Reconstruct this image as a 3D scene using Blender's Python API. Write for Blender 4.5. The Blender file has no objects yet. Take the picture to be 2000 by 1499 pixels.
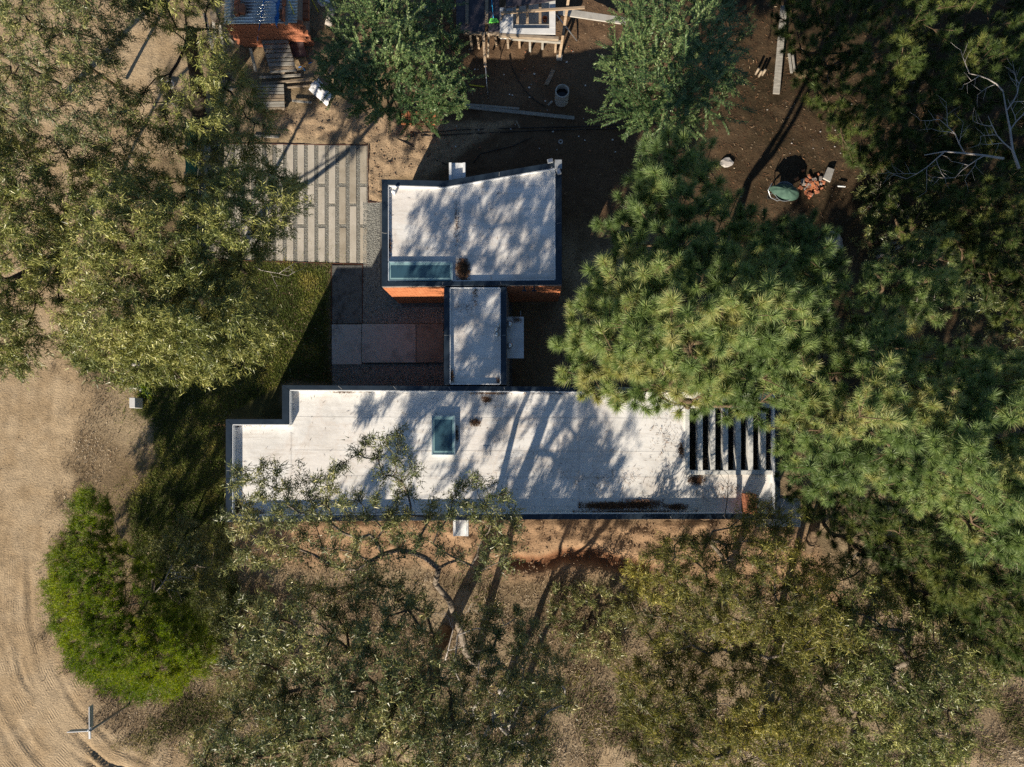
import bpy, math, random
import numpy as np
from mathutils import Matrix, Vector

# ------------------------------------------------------------------ camera, light, exposure
S = bpy.context.scene
COL = S.collection
H = 28.0                                   # camera height above the ground (m)
FPX = 1000.0 / 0.75                        # focal length in photograph pixels
NAD = (1041.0, 844.0)                      # where straight down lies in the photograph
up_c = -np.array([(NAD[0]-1000)/FPX, -(NAD[1]-749.5)/FPX, -1.0]); up_c /= np.linalg.norm(up_c)
y_c = np.array([0, 1.0, 0]); y_c -= up_c*y_c.dot(up_c); y_c /= np.linalg.norm(y_c)
x_c = np.cross(y_c, up_c)
R = np.array([x_c, y_c, up_c])             # world <- camera
cd = bpy.data.cameras.new('camera'); cam = bpy.data.objects.new('camera', cd); COL.objects.link(cam)
cd.lens = 24.0; cd.sensor_width = 36.0; cd.sensor_fit = 'HORIZONTAL'; cd.clip_start = 0.5; cd.clip_end = 2500
M = Matrix.Identity(4)
for i in range(3):
    for j in range(3): M[i][j] = R[i, j]
M.translation = Vector((0, 0, H)); cam.matrix_world = M
S.camera = cam
SUN_EL, SUN_AZ = math.radians(24.0), math.radians(205.5)
wd = bpy.data.worlds.new('World'); S.world = wd; wd.use_nodes = True
nt = wd.node_tree; bgn = nt.nodes['Background']
sky = nt.nodes.new('ShaderNodeTexSky'); sky.sky_type = 'NISHITA'; sky.sun_disc = False
sky.sun_elevation = SUN_EL; sky.sun_rotation = SUN_AZ; sky.air_density = 1.0; sky.dust_density = 0.3; sky.ozone_density = 3.0
nt.links.new(sky.outputs[0], bgn.inputs[0]); bgn.inputs[1].default_value = 0.056
ld = bpy.data.lights.new('sun', 'SUN'); ld.energy = 5.0; ld.angle = math.radians(0.5); ld.color = (1.0, 0.88, 0.71)
sun = bpy.data.objects.new('sun', ld); COL.objects.link(sun)
sdir = Vector((math.sin(SUN_AZ)*math.cos(SUN_EL), math.cos(SUN_AZ)*math.cos(SUN_EL), math.sin(SUN_EL)))
sun.rotation_euler = sdir.to_track_quat('Z', 'Y').to_euler()
S.view_settings.view_transform = 'Standard'; S.view_settings.look = 'None'
S.view_settings.exposure = 0.92; S.view_settings.gamma = 1.0
S.cycles.use_denoising = False; S.cycles.max_bounces = 7; S.cycles.transparent_max_bounces = 6
S.cycles.diffuse_bounces = 4; S.cycles.glossy_bounces = 3; S.cycles.sample_clamp_indirect = 6

random.seed(7)
rng = np.random.default_rng(11)

# ------------------------------------------------------------------ geometry helpers
def P(px, py, z=0.0):
    """world point at height z seen at photograph pixel px,py"""
    px = np.asarray(px, float); py = np.asarray(py, float); z = np.asarray(z, float)
    d = np.stack(np.broadcast_arrays((px-1000)/FPX, -(py-749.5)/FPX, -1.0), -1) @ R.T
    t = (z-H)/d[..., 2]
    return d*t[..., None] + np.array([0, 0, H])
def proj(V):
    c = (np.asarray(V, float)-np.array([0, 0, H])) @ R
    return 1000+FPX*c[..., 0]/-c[..., 2], 749.5-FPX*c[..., 1]/-c[..., 2]
def P1(px, py, z=0.0): return np.array(P(px, py, z))
def inpoly(px, py, poly):
    r = np.zeros(np.shape(px), bool); n = len(poly)
    for i in range(n):
        x0, y0 = poly[i]; x1, y1 = poly[(i+1) % n]
        if y0 == y1: continue
        c = ((y0 > py) != (y1 > py)) & (px < (x1-x0)*(py-y0)/(y1-y0)+x0)
        r ^= c
    return r
def polydist(px, py, poly):
    d = np.full(np.shape(px), 1e9); n = len(poly)
    for i in range(n):
        a = np.array(poly[i], float); b = np.array(poly[(i+1) % n], float); ab = b-a
        t = np.clip(((px-a[0])*ab[0]+(py-a[1])*ab[1])/(ab@ab+1e-9), 0, 1)
        d = np.minimum(d, np.hypot(px-a[0]-t*ab[0], py-a[1]-t*ab[1]))
    return d
def linedist(px, py, pts):
    d = np.full(np.shape(px), 1e9)
    for i in range(len(pts)-1):
        a = np.array(pts[i], float); b = np.array(pts[i+1], float); ab = b-a
        t = np.clip(((px-a[0])*ab[0]+(py-a[1])*ab[1])/(ab@ab+1e-9), 0, 1)
        d = np.minimum(d, np.hypot(px-a[0]-t*ab[0], py-a[1]-t*ab[1]))
    return d
def vnoise(x, y, s, seed):
    g = np.random.default_rng(seed).random((256, 256))
    u = np.asarray(x)/s+1000.3; v = np.asarray(y)/s+1000.7
    i = np.floor(u).astype(int); j = np.floor(v).astype(int); fu = u-i; fv = v-j
    fu = fu*fu*(3-2*fu); fv = fv*fv*(3-2*fv); i &= 255; j &= 255; i1 = (i+1) & 255; j1 = (j+1) & 255
    return (g[i, j]*(1-fu)+g[i1, j]*fu)*(1-fv)+(g[i, j1]*(1-fu)+g[i1, j1]*fu)*fv
def fbm(x, y, s, seed, o=4):
    r = 0; a = 0.5; t = 0
    for k in range(o):
        r = r+a*vnoise(x, y, s/2**k, seed+k); t += a; a *= 0.5
    return r/t

WOFF = {}
def woff(o): return WOFF.get(o.name, np.zeros(3)) if o is not None else np.zeros(3)
def link(o, parent, off):
    COL.objects.link(o)
    if parent is not None:
        o.parent = parent; o.location = tuple(off-woff(parent))
    else: o.location = tuple(off)
    WOFF[o.name] = np.array(off, float)
    return o
def thing(name, label, cat, loc, group=None):
    o = bpy.data.objects.new(name, None); o.empty_display_size = 0.3
    link(o, None, np.array(loc, float)); return tag(o, label, cat, group)
def tag(o, label=None, cat=None, group=None, kind=None):
    if label: o['label'] = label
    if cat: o['category'] = cat
    if group: o['group'] = group
    if kind: o['kind'] = kind
    return o
def mk(name, V, F, m, parent=None, smooth=False, kind=None, attr=None, org=None):
    """one mesh object from world verts"""
    V = np.asarray(V, float).reshape(-1, 3)
    if org is not None: off = np.array(org, float)
    elif parent is not None: off = woff(parent)
    else: off = np.array([V[:, 0].mean(), V[:, 1].mean(), V[:, 2].min()])
    me = bpy.data.meshes.new(name); L = V-off
    if isinstance(F, np.ndarray):
        n, k = F.shape
        me.vertices.add(len(L)); me.vertices.foreach_set('co', L.astype(np.float32).ravel())
        me.loops.add(n*k); me.loops.foreach_set('vertex_index', F.astype(np.int32).ravel())
        me.polygons.add(n); me.polygons.foreach_set('loop_start', np.arange(0, n*k, k, dtype=np.int32))
        me.polygons.foreach_set('loop_total', np.full(n, k, np.int32))
        me.update(calc_edges=True)
    else:
        me.from_pydata([tuple(v) for v in L], [], F)
    if smooth: me.polygons.foreach_set('use_smooth', np.ones(len(me.polygons), bool))
    if attr is not None:
        for an, (dom, arr) in attr.items():
            if arr.ndim == 1:
                a = me.attributes.new(an, 'FLOAT', dom); a.data.foreach_set('value', arr.astype(np.float32))
            else:
                a = me.attributes.new(an, 'FLOAT_COLOR', dom); a.data.foreach_set('color', arr.astype(np.float32).ravel())
    if m is not None: me.materials.append(m)
    o = bpy.data.objects.new(name, me)
    link(o, parent, off)
    if kind: o['kind'] = kind
    return o
class MB:
    def __init__(s): s.V = []; s.F = []
    def add(s, V, F):
        b = len(s.V); s.V += [tuple(v) for v in V]; s.F += [tuple(i+b for i in f) for f in F]; return s
    def prism(s, poly, z0, z1):
        """vertical prism on a world xy polygon (any winding)"""
        p = [np.array(q[:2], float) for q in poly]; n = len(p)
        area = sum(p[i][0]*p[(i+1) % n][1]-p[(i+1) % n][0]*p[i][1] for i in range(n))
        if area < 0: p = p[::-1]
        z0 = np.broadcast_to(z0, n); z1 = np.broadcast_to(z1, n)
        V = [(p[i][0], p[i][1], z0[i]) for i in range(n)]+[(p[i][0], p[i][1], z1[i]) for i in range(n)]
        F = [tuple(range(n))[::-1], tuple(range(n, 2*n))]+[(i, (i+1) % n, n+(i+1) % n, n+i) for i in range(n)]
        return s.add(V, F)
    def bar(s, a, b, w, h, upv=(0, 0, 1)):
        """box along a->b, width w, height h"""
        a = np.array(a, float); b = np.array(b, float); d = b-a; d /= np.linalg.norm(d)
        sd = np.cross(d, upv)
        if np.linalg.norm(sd) < 1e-4: sd = np.cross(d, (1, 0, 0))
        sd /= np.linalg.norm(sd); u = np.cross(sd, d)
        V = []
        for e in (a, b):
            for i, j in ((-1, -1), (1, -1), (1, 1), (-1, 1)): V.append(e+sd*w/2*i+u*h/2*j)
        return s.add(V, [(0, 1, 2, 3), (4, 7, 6, 5), (0, 4, 5, 1), (1, 5, 6, 2), (2, 6, 7, 3), (3, 7, 4, 0)])
    def tube(s, pts, rad, n=8, caps=True):
        pts = [np.array(p, float) for p in pts]; rad = np.broadcast_to(rad, len(pts)); V = []; F = []
        ref = np.array([0.3, 0.2, 0.93])
        for i, p in enumerate(pts):
            d = pts[min(i+1, len(pts)-1)]-pts[max(i-1, 0)]; d = d/(np.linalg.norm(d)+1e-9)
            a = np.cross(d, ref)
            if np.linalg.norm(a) < 0.1: a = np.cross(d, (1, 0, 0))
            a /= np.linalg.norm(a); b = np.cross(d, a)
            for k in range(n):
                t = 2*math.pi*k/n; V.append(p+(a*math.cos(t)+b*math.sin(t))*rad[i])
        for i in range(len(pts)-1):
            for k in range(n):
                F.append((i*n+k, i*n+(k+1) % n, (i+1)*n+(k+1) % n, (i+1)*n+k))
        if caps: F += [tuple(range(n))[::-1], tuple(range((len(pts)-1)*n, len(pts)*n))]
        return s.add(V, F)
    def lathe(s, c, prof, n=20):
        V = []; F = []
        for r, z in prof:
            for k in range(n):
                t = 2*math.pi*k/n; V.append((c[0]+r*math.cos(t), c[1]+r*math.sin(t), c[2]+z))
        for i in range(len(prof)-1):
            for k in range(n): F.append((i*n+k, i*n+(k+1) % n, (i+1)*n+(k+1) % n, (i+1)*n+k))
        return s.add(V, F)
    def build(s, name, m, parent=None, **k): return mk(name, s.V, s.F, m, parent, **k)
def rectp(x0, y0, x1, y1, z): return [P1(x0, y0, z), P1(x1, y0, z), P1(x1, y1, z), P1(x0, y1, z)]
def polyp(pts, z): return [P1(x, y, z) for x, y in pts]
def bevel(o, w=0.01, seg=2):
    b = o.modifiers.new('bevel', 'BEVEL'); b.width = w; b.segments = seg; b.limit_method = 'ANGLE'; return o

# ------------------------------------------------------------------ materials
def nodes(name):
    m = bpy.data.materials.new(name); m.use_nodes = True
    return m, m.node_tree, m.node_tree.nodes['Principled BSDF']
def N(t, typ, **k):
    n = t.nodes.new(typ)
    for a, v in k.items():
        if a.startswith('i_'):
            key = a[2:]; n.inputs[int(key) if key.isdigit() else key].default_value = v
        else: setattr(n, a, v)
    return n
def ramp(t, fac, stops):
    r = t.nodes.new('ShaderNodeValToRGB'); e = r.color_ramp.elements
    while len(e) < len(stops): e.new(0.5)
    for k, (p, c) in enumerate(stops): e[k].position = p; e[k].color = (*c, 1)
    t.links.new(fac, r.inputs[0]); return r.outputs[0]
def mat(name, c1, c2=None, scale=3.0, rough=0.8, metal=0.0, bump=0.3, bscale=30.0, spec=0.3, stretch=(1, 1, 1), c3=None, bdist=0.01):
    m, t, b = nodes(name); L = t.links
    b.inputs['Roughness'].default_value = rough; b.inputs['Metallic'].default_value = metal
    b.inputs['Specular IOR Level'].default_value = spec
    tc = N(t, 'ShaderNodeTexCoord'); mp = N(t, 'ShaderNodeMapping'); mp.inputs['Scale'].default_value = stretch
    L.new(tc.outputs['Object'], mp.inputs[0])
    if c2 is not None:
        n1 = N(t, 'ShaderNodeTexNoise', i_Scale=scale, i_Detail=6.0, i_Roughness=0.65); L.new(mp.outputs[0], n1.inputs['Vector'])
        st = [(0.32, c1), (0.68, c2)] if c3 is None else [(0.3, c1), (0.52, c2), (0.72, c3)]
        L.new(ramp(t, n1.outputs[0], st), b.inputs['Base Color'])
    else: b.inputs['Base Color'].default_value = (*c1, 1)
    if bump:
        n2 = N(t, 'ShaderNodeTexNoise', i_Scale=bscale, i_Detail=5.0); L.new(mp.outputs[0], n2.inputs['Vector'])
        bp = N(t, 'ShaderNodeBump', i_Strength=bump, i_Distance=bdist); L.new(n2.outputs[0], bp.inputs['Height'])
        L.new(bp.outputs[0], b.inputs['Normal'])
    return m
def leafmat(name, stops, rough=0.42, trans=0.25, spec=0.45):
    m, t, b = nodes(name); L = t.links
    a = N(t, 'ShaderNodeAttribute', attribute_name='tint')
    c = ramp(t, a.outputs['Fac'], stops)
    L.new(c, b.inputs['Base Color']); b.inputs['Roughness'].default_value = rough; b.inputs['Specular IOR Level'].default_value = spec
    tr = N(t, 'ShaderNodeBsdfTranslucent'); mx = N(t, 'ShaderNodeMixShader', i_Fac=trans)
    hs = N(t, 'ShaderNodeHueSaturation', i_Saturation=1.15, i_Value=1.3); L.new(c, hs.inputs['Color']); L.new(hs.outputs[0], tr.inputs[0])
    L.new(b.outputs[0], mx.inputs[1]); L.new(tr.outputs[0], mx.inputs[2])
    L.new(mx.outputs[0], t.nodes['Material Output'].inputs[0]); return m

MAT = {}
def roofmat(name, tone):
    m, t, b = nodes(name); L = t.links
    tc = N(t, 'ShaderNodeTexCoord')
    n1 = N(t, 'ShaderNodeTexNoise', i_Scale=0.55, i_Detail=8.0, i_Roughness=0.7); L.new(tc.outputs['Object'], n1.inputs['Vector'])
    base = ramp(t, n1.outputs[0], [(0.36, tuple(tone*x for x in (0.57, 0.56, 0.54))), (0.5, tuple(tone*x for x in (0.70, 0.69, 0.67))), (0.7, tuple(tone*x for x in (0.77, 0.76, 0.74)))])
    mp = N(t, 'ShaderNodeMapping'); mp.inputs['Scale'].default_value = (0.22, 2.4, 1); L.new(tc.outputs['Object'], mp.inputs[0])
    n2 = N(t, 'ShaderNodeTexNoise', i_Scale=2.2, i_Detail=7.0, i_Roughness=0.75); L.new(mp.outputs[0], n2.inputs['Vector'])
    st = ramp(t, n2.outputs[0], [(0.50, (0, 0, 0)), (0.70, (1, 1, 1))])
    mx = N(t, 'ShaderNodeMixRGB', i_Color2=(0.42, 0.37, 0.32, 1)); L.new(base, mx.inputs[1])
    mu = N(t, 'ShaderNodeMath', operation='MULTIPLY', i_1=0.55); L.new(st, mu.inputs[0]); L.new(mu.outputs[0], mx.inputs[0])
    n3 = N(t, 'ShaderNodeTexNoise', i_Scale=14.0, i_Detail=8.0, i_Roughness=0.8); L.new(tc.outputs['Object'], n3.inputs['Vector'])
    s3 = ramp(t, n3.outputs[0], [(0.66, (0, 0, 0)), (0.78, (1, 1, 1))])
    mx2 = N(t, 'ShaderNodeMixRGB', i_Color2=(0.30, 0.25, 0.2, 1)); L.new(mx.outputs[0], mx2.inputs[1])
    mu2 = N(t, 'ShaderNodeMath', operation='MULTIPLY', i_1=0.55); L.new(s3, mu2.inputs[0]); L.new(mu2.outputs[0], mx2.inputs[0])
    n7 = N(t, 'ShaderNodeTexNoise', i_Scale=0.32, i_Detail=5.0, i_Roughness=0.6, i_Distortion=0.6); L.new(tc.outputs['Object'], n7.inputs['Vector'])
    w7 = ramp(t, n7.outputs[0], [(0.50, (0, 0, 0)), (0.56, (0.55, 0.55, 0.55)), (0.58, (0.2, 0.2, 0.2)), (0.75, (0.5, 0.5, 0.5))])
    mx3 = N(t, 'ShaderNodeMixRGB', i_Color2=(0.52, 0.43, 0.36, 1)); L.new(mx2.outputs[0], mx3.inputs[1])
    mu7 = N(t, 'ShaderNodeMath', operation='MULTIPLY', i_1=0.6); L.new(w7, mu7.inputs[0]); L.new(mu7.outputs[0], mx3.inputs[0])
    L.new(mx3.outputs[0], b.inputs['Base Color'])
    n4 = N(t, 'ShaderNodeTexNoise', i_Scale=5.0, i_Detail=6.0); L.new(tc.outputs['Object'], n4.inputs['Vector'])
    bp = N(t, 'ShaderNodeBump', i_Strength=0.25, i_Distance=0.03); L.new(n4.outputs[0], bp.inputs['Height']); L.new(bp.outputs[0], b.inputs['Normal'])
    b.inputs['Roughness'].default_value = 0.75; b.inputs['Specular IOR Level'].default_value = 0.2
    return m
m_roof = roofmat('white_membrane', 1.0)
m_roof2 = roofmat('greyed_membrane', 0.88)
m_cop = mat('navy_metal', (0.010, 0.019, 0.032), (0.022, 0.036, 0.055), 2.5, 0.4, 0.15, 0.12, 20, 0.5, bdist=0.004)
m_trim = mat('white_trim', (0.72, 0.74, 0.75), (0.6, 0.62, 0.64), 4, 0.5, 0, 0.1)
m_joint = mat('sealant', (0.35, 0.36, 0.36), (0.2, 0.21, 0.22), 30, 0.7)
m_brick = mat('fired_brick', (0.36, 0.125, 0.055), (0.48, 0.19, 0.09), 4, 0.85, 0, 0.5, 40, 0.2)
m_brickd = mat('hollow_brick', (0.27, 0.10, 0.055), (0.42, 0.17, 0.095), 5, 0.85, 0, 0.5, 30, 0.2)
m_mortar = mat('mortar', (0.20, 0.17, 0.155), (0.28, 0.25, 0.23), 8, 0.95)
m_conc = mat('concrete', (0.30, 0.285, 0.26), (0.44, 0.42, 0.385), 2.2, 0.9, 0, 0.4, 40, 0.2, c3=(0.36, 0.33, 0.29))
m_pav = mat('paver_concrete', (0.36, 0.33, 0.28), (0.49, 0.455, 0.40), 1.3, 0.9, 0, 0.35, 45, 0.2)
m_pavd = mat('stained_paver_concrete', (0.27, 0.235, 0.185), (0.41, 0.37, 0.305), 1.6, 0.9, 0, 0.35, 45, 0.2)
m_slab = mat('white_slab', (0.50, 0.50, 0.49), (0.66, 0.66, 0.65), 2, 0.8, 0, 0.3, 30)
m_beam = mat('weathered_white_concrete', (0.30, 0.31, 0.30), (0.60, 0.60, 0.58), 4.5, 0.85, 0, 0.5, 25, c3=(0.48, 0.49, 0.47))
m_aggr = mat('exposed_aggregate', (0.10, 0.095, 0.08), (0.26, 0.25, 0.225), 55, 0.9, 0, 1.0, 70, 0.2, bdist=0.02)
m_aggr_shade = mat('shaded_aggregate', (0.035, 0.035, 0.034), (0.15, 0.15, 0.145), 2.2, 0.9, 0, 1.0, 70, 0.2, bdist=0.02, c3=(0.075, 0.075, 0.072))  # darker copy of the aggregate, courtyard shade put into its colour
m_pathc = mat('path_concrete', (0.19, 0.20, 0.195), (0.38, 0.385, 0.375), 1.6, 0.9, 0, 0.4, 40, 0.2, c3=(0.28, 0.285, 0.275))
m_pathb = mat('brown_path_concrete', (0.15, 0.135, 0.12), (0.27, 0.25, 0.225), 1.8, 0.9, 0, 0.4, 40, 0.2)
m_pebble = mat('gravel_stone', (0.20, 0.21, 0.20), (0.36, 0.36, 0.33), 9, 0.8, 0, 0.3)
m_edge = mat('rust_red_edging', (0.075, 0.03, 0.02), (0.12, 0.055, 0.035), 5, 0.8)
m_frame = mat('skylight_frame', (0.30, 0.42, 0.48), (0.36, 0.48, 0.54), 5, 0.35, 0.3, 0)
m_curb = mat('skylight_curb', (0.55, 0.58, 0.58), (0.65, 0.67, 0.66), 5, 0.6)
m_glass, _t, _b = nodes('skylight_glass'); _b.inputs['Base Color'].default_value = (0.035, 0.085, 0.12, 1); _b.inputs['Roughness'].default_value = 0.08; _b.inputs['Specular IOR Level'].default_value = 0.7
m_glass2, _t, _b = nodes('skylight_glass_edge'); _b.inputs['Base Color'].default_value = (0.22, 0.36, 0.38, 1); _b.inputs['Roughness'].default_value = 0.12
m_galv = mat('galvanised_metal', (0.5, 0.52, 0.54), (0.66, 0.68, 0.7), 12, 0.28, 0.85, 0.1)
m_grey = mat('grey_paint', (0.28, 0.30, 0.32), (0.36, 0.38, 0.40), 8, 0.5, 0.2)
m_pole = mat('dull_steel', (0.20, 0.21, 0.21), (0.28, 0.29, 0.29), 6, 0.5, 0.5)
m_signb = mat('sign_back', (0.30, 0.35, 0.38), (0.38, 0.43, 0.46), 6, 0.5, 0.1)
m_signt = mat('sign_edge', (0.7, 0.71, 0.72), None, rough=0.4)
m_wood = mat('weathered_timber', (0.17, 0.13, 0.095), (0.34, 0.28, 0.21), 3, 0.9, 0, 0.6, 30, 0.15, (1, 6, 6))
m_woodg = mat('grey_timber', (0.20, 0.19, 0.17), (0.38, 0.36, 0.32), 3, 0.9, 0, 0.6, 30, 0.15, (1, 6, 6))
m_woodb = mat('fresh_timber', (0.24, 0.17, 0.11), (0.40, 0.31, 0.22), 3, 0.85, 0, 0.5, 30, 0.2, (1, 6, 6))
m_ply = mat('black_film_plywood', (0.018, 0.017, 0.025), (0.045, 0.04, 0.05), 3, 0.5, 0, 0.4, 20, 0.4, c3=(0.16, 0.12, 0.11))
m_zinc = mat('zinc_sheet', (0.40, 0.44, 0.48), (0.66, 0.70, 0.72), 1.6, 0.3, 0.7, 0.1, 20, 0.5)
m_blue = mat('blue_plastic', (0.02, 0.13, 0.42), (0.03, 0.2, 0.5), 5, 0.5, 0, 0)
m_cyan = mat('light_blue_plastic', (0.03, 0.33, 0.62), None, rough=0.4)
m_green = mat('green_bristle', (0.10, 0.62, 0.06), (0.22, 0.75, 0.14), 40, 0.7)
m_yel = mat('yellow_paint', (0.55, 0.48, 0.03), None, rough=0.5)
m_tarp = mat('green_fabric', (0.02, 0.05, 0.04), (0.07, 0.13, 0.10), 3, 0.8, 0, 0.6, 15)
m_net = mat('green_mesh_fabric', (0.02, 0.11, 0.08), (0.04, 0.17, 0.12), 6, 0.8, 0, 0.6, 60)
m_sack = mat('white_woven_plastic', (0.55, 0.56, 0.60), (0.72, 0.73, 0.76), 6, 0.6, 0, 0.8, 6, bdist=0.03)
m_card = mat('cardboard', (0.30, 0.19, 0.09), (0.38, 0.25, 0.13), 4, 0.85)
m_black = mat('black_rubber', (0.012, 0.012, 0.012), (0.03, 0.03, 0.03), 5, 0.55)
m_white = mat('white_plastic', (0.78, 0.79, 0.8), None, rough=0.35, bump=0)
m_tyre = mat('faded_white_rubber', (0.42, 0.38, 0.32), (0.55, 0.5, 0.44), 6, 0.8)
m_water, _t, _b = nodes('dark_water'); _b.inputs['Base Color'].default_value = (0.006, 0.008, 0.012, 1); _b.inputs['Roughness'].default_value = 0.08
m_rock = mat('pale_rubble', (0.26, 0.24, 0.23), (0.48, 0.45, 0.43), 5, 0.9, 0, 0.6, 15)
m_bark = mat('brown_bark', (0.055, 0.036, 0.022), (0.16, 0.115, 0.075), 5, 0.95, 0, 1.0, 12, 0.1, (1, 1, 0.3), bdist=0.04)
m_barkg = mat('grey_bark', (0.08, 0.065, 0.05), (0.22, 0.185, 0.15), 5, 0.9, 0, 0.6, 14, 0.15, (1, 1, 0.4), bdist=0.02)
m_barkd = mat('dark_bark', (0.022, 0.017, 0.013), (0.075, 0.06, 0.045), 5, 0.95, 0, 1.0, 10, 0.1, (1, 1, 0.25), bdist=0.05)
m_dead = mat('bleached_wood', (0.26, 0.23, 0.21), (0.42, 0.39, 0.36), 6, 0.85)
m_litter = leafmat('dry_litter', [(0.0, (0.07, 0.045, 0.028)), (0.5, (0.22, 0.16, 0.10)), (0.8, (0.36, 0.28, 0.19)), (1.0, (0.52, 0.44, 0.33))], 0.7, 0.05, 0.2)
m_needlitter = leafmat('brown_needle_litter', [(0.0, (0.04, 0.022, 0.014)), (0.6, (0.13, 0.07, 0.04)), (1.0, (0.30, 0.17, 0.09))], 0.8, 0.05, 0.1)
m_grass = leafmat('lawn_blades', [(0.0, (0.0517, 0.0767, 0.013)), (0.6, (0.1294, 0.162, 0.0286)), (1.0, (0.3277, 0.2899, 0.078))], 0.6, 0.2, 0.2)
m_lf_eu = leafmat('olive_leaves', [(0.0, (0.0531, 0.0749, 0.0217)), (0.45, (0.1505, 0.1776, 0.047)), (0.75, (0.2656, 0.2711, 0.0724)), (1.0, (0.4428, 0.43, 0.1447))], 0.42, 0.13, 0.45)
m_lf_bl = leafmat('grey_green_leaves', [(0.0, (0.0445, 0.0619, 0.0267)), (0.5, (0.1255, 0.1509, 0.0534)), (0.8, (0.2429, 0.2419, 0.07)), (1.0, (0.4858, 0.445, 0.2))], 0.42, 0.12, 0.45)
m_lf_ye = leafmat('yellow_green_leaves', [(0.0, (0.0432, 0.0523, 0.0163)), (0.45, (0.1235, 0.1308, 0.0327)), (0.8, (0.2717, 0.2489, 0.0572)), (1.0, (0.4446, 0.3859, 0.098))], 0.5, 0.25, 0.35)
m_lf_pr = leafmat('privet_leaves', [(0.0, (0.0309, 0.0647, 0.0235)), (0.5, (0.0926, 0.1617, 0.0572)), (1.0, (0.2315, 0.3081, 0.118))], 0.45, 0.28, 0.4)
m_lf_br = leafmat('bright_green_leaves', [(0.0, (0.0433, 0.0793, 0.0093)), (0.5, (0.128, 0.1984, 0.0155)), (1.0, (0.3348, 0.3648, 0.0309))], 0.55, 0.35, 0.3)
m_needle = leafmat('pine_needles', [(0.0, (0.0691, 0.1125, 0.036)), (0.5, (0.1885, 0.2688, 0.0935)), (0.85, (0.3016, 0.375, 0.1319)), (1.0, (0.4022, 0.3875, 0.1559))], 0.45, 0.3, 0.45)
m_needle_shade = leafmat('shaded_needles', [(0.0, (0.0322, 0.0562, 0.0156)), (0.6, (0.0878, 0.1291, 0.0337)), (1.0, (0.1902, 0.2036, 0.0519))], 0.5, 0.2, 0.3)  # darker copy of the pine needles, shade put into the colour

# ------------------------------------------------------------------ ground
def axis(lo, hi, step, far):
    a = np.arange(lo, hi+step/2, step); o = [12, 40, 120, far]
    return np.concatenate([lo-np.array(o[::-1]), a, hi+np.array(o)])
GX = axis(-24.5, 23.5, 0.1, 700); GY = axis(-16.0, 20.5, 0.1, 700)
XX, YY = np.meshgrid(GX, GY, indexing='ij')
GPX, GPY = proj(np.stack([XX, YY, 0*XX], -1))
edge_line = [(360, -80), (352, 60), (330, 180), (250, 300), (170, 450), (150, 600), (152, 740), (150, 860), (122, 980), (96, 1100), (92, 1210), (118, 1300), (165, 1380), (235, 1450), (330, 1485), (480, 1492), (900, 1500), (1400, 1510), (2200, 1520)]
road_poly = edge_line+[(2200, 2400), (-1500, 2400), (-1500, -1500), (360, -1500)]
lawn_poly = [(330, 520), (480, 505), (646, 516), (647, 752), (552, 753), (553, 817), (441, 821), (441, 1020), (478, 1190), (420, 1260), (300, 1235), (255, 1100), (245, 980), (300, 900), (296, 830), (262, 800), (280, 740), (225, 690), (290, 600)]
yard_poly = [(380, 283), (540, 281), (718, 285), (718, 395), (760, 395), (1000, 400), (1000, 700), (1000, 780), (648, 780), (648, 516), (380, 505)]
house_a = [(780, 400), (1080, 360), (1085, 580), (785, 590)]
def sm(v, a, b):
    t = np.clip((v-a)/(b-a), 0, 1); return t*t*(3-2*t)
def sdist(poly):
    d = polydist(GPX, GPY, poly); return np.where(inpoly(GPX, GPY, poly), d, -d)
road_s = sdist(road_poly); lawn_s = sdist(lawn_poly); yard_s = sdist(yard_poly)
wob = (fbm(XX, YY, 1.6, 5)-0.5)*60
wob2 = (fbm(XX, YY, .8, 6)-.5)*110
k_road = sm(road_s+wob+wob2, -45, 30); k_lawn = sm(lawn_s+wob*0.35, -6, 10); k_yard = sm(yard_s, -2, 2)
dirt_l = [(640, 200), (900, 240), (1000, 240), (830, 345), (745, 350), (745, 395), (718, 395), (718, 283), (540, 262), (500, 240)]
k_clod = sm(sdist(dirt_l)+wob*0.4, -12, 10)
south = [(460, 1015), (1540, 1015), (1600, 1090), (1650, 1180), (1240, 1120), (1000, 1130), (820, 1100), (470, 1100)]
k_south = sm(sdist(south)+wob*0.5, -20, 15)
trench = [(1000, 1098), (1060, 1100), (1100, 1086), (1160, 1086), (1215, 1104), (1260, 1112)]
td = linedist(GPX, GPY, trench)
k_tr = sm(-(td+wob*.15), -22, -4)
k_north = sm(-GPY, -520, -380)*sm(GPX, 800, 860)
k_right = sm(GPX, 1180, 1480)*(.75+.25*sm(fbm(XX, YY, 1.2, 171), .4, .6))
big = fbm(XX, YY, 3.0, 21); med = fbm(XX, YY, 0.7, 31); fine = fbm(XX, YY, 0.25, 41, 3)
Z = (big-0.5)*0.10+(fine-0.5)*0.03
Z = Z*(1-k_yard)
clod = np.maximum(fbm(XX, YY, 0.3, 51, 3)-0.40, 0)*0.30
Z = Z+clod*np.maximum(np.maximum(k_clod, k_south*0.9), 0.35*k_north)*(1-k_yard)
Z = Z-0.22*k_tr+0.05*sm(-np.abs(td-34), -16, 0)*(GPY < 1110)*sm(GPX, 1000, 1100)*sm(-GPX, -1300, -1230)
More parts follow.
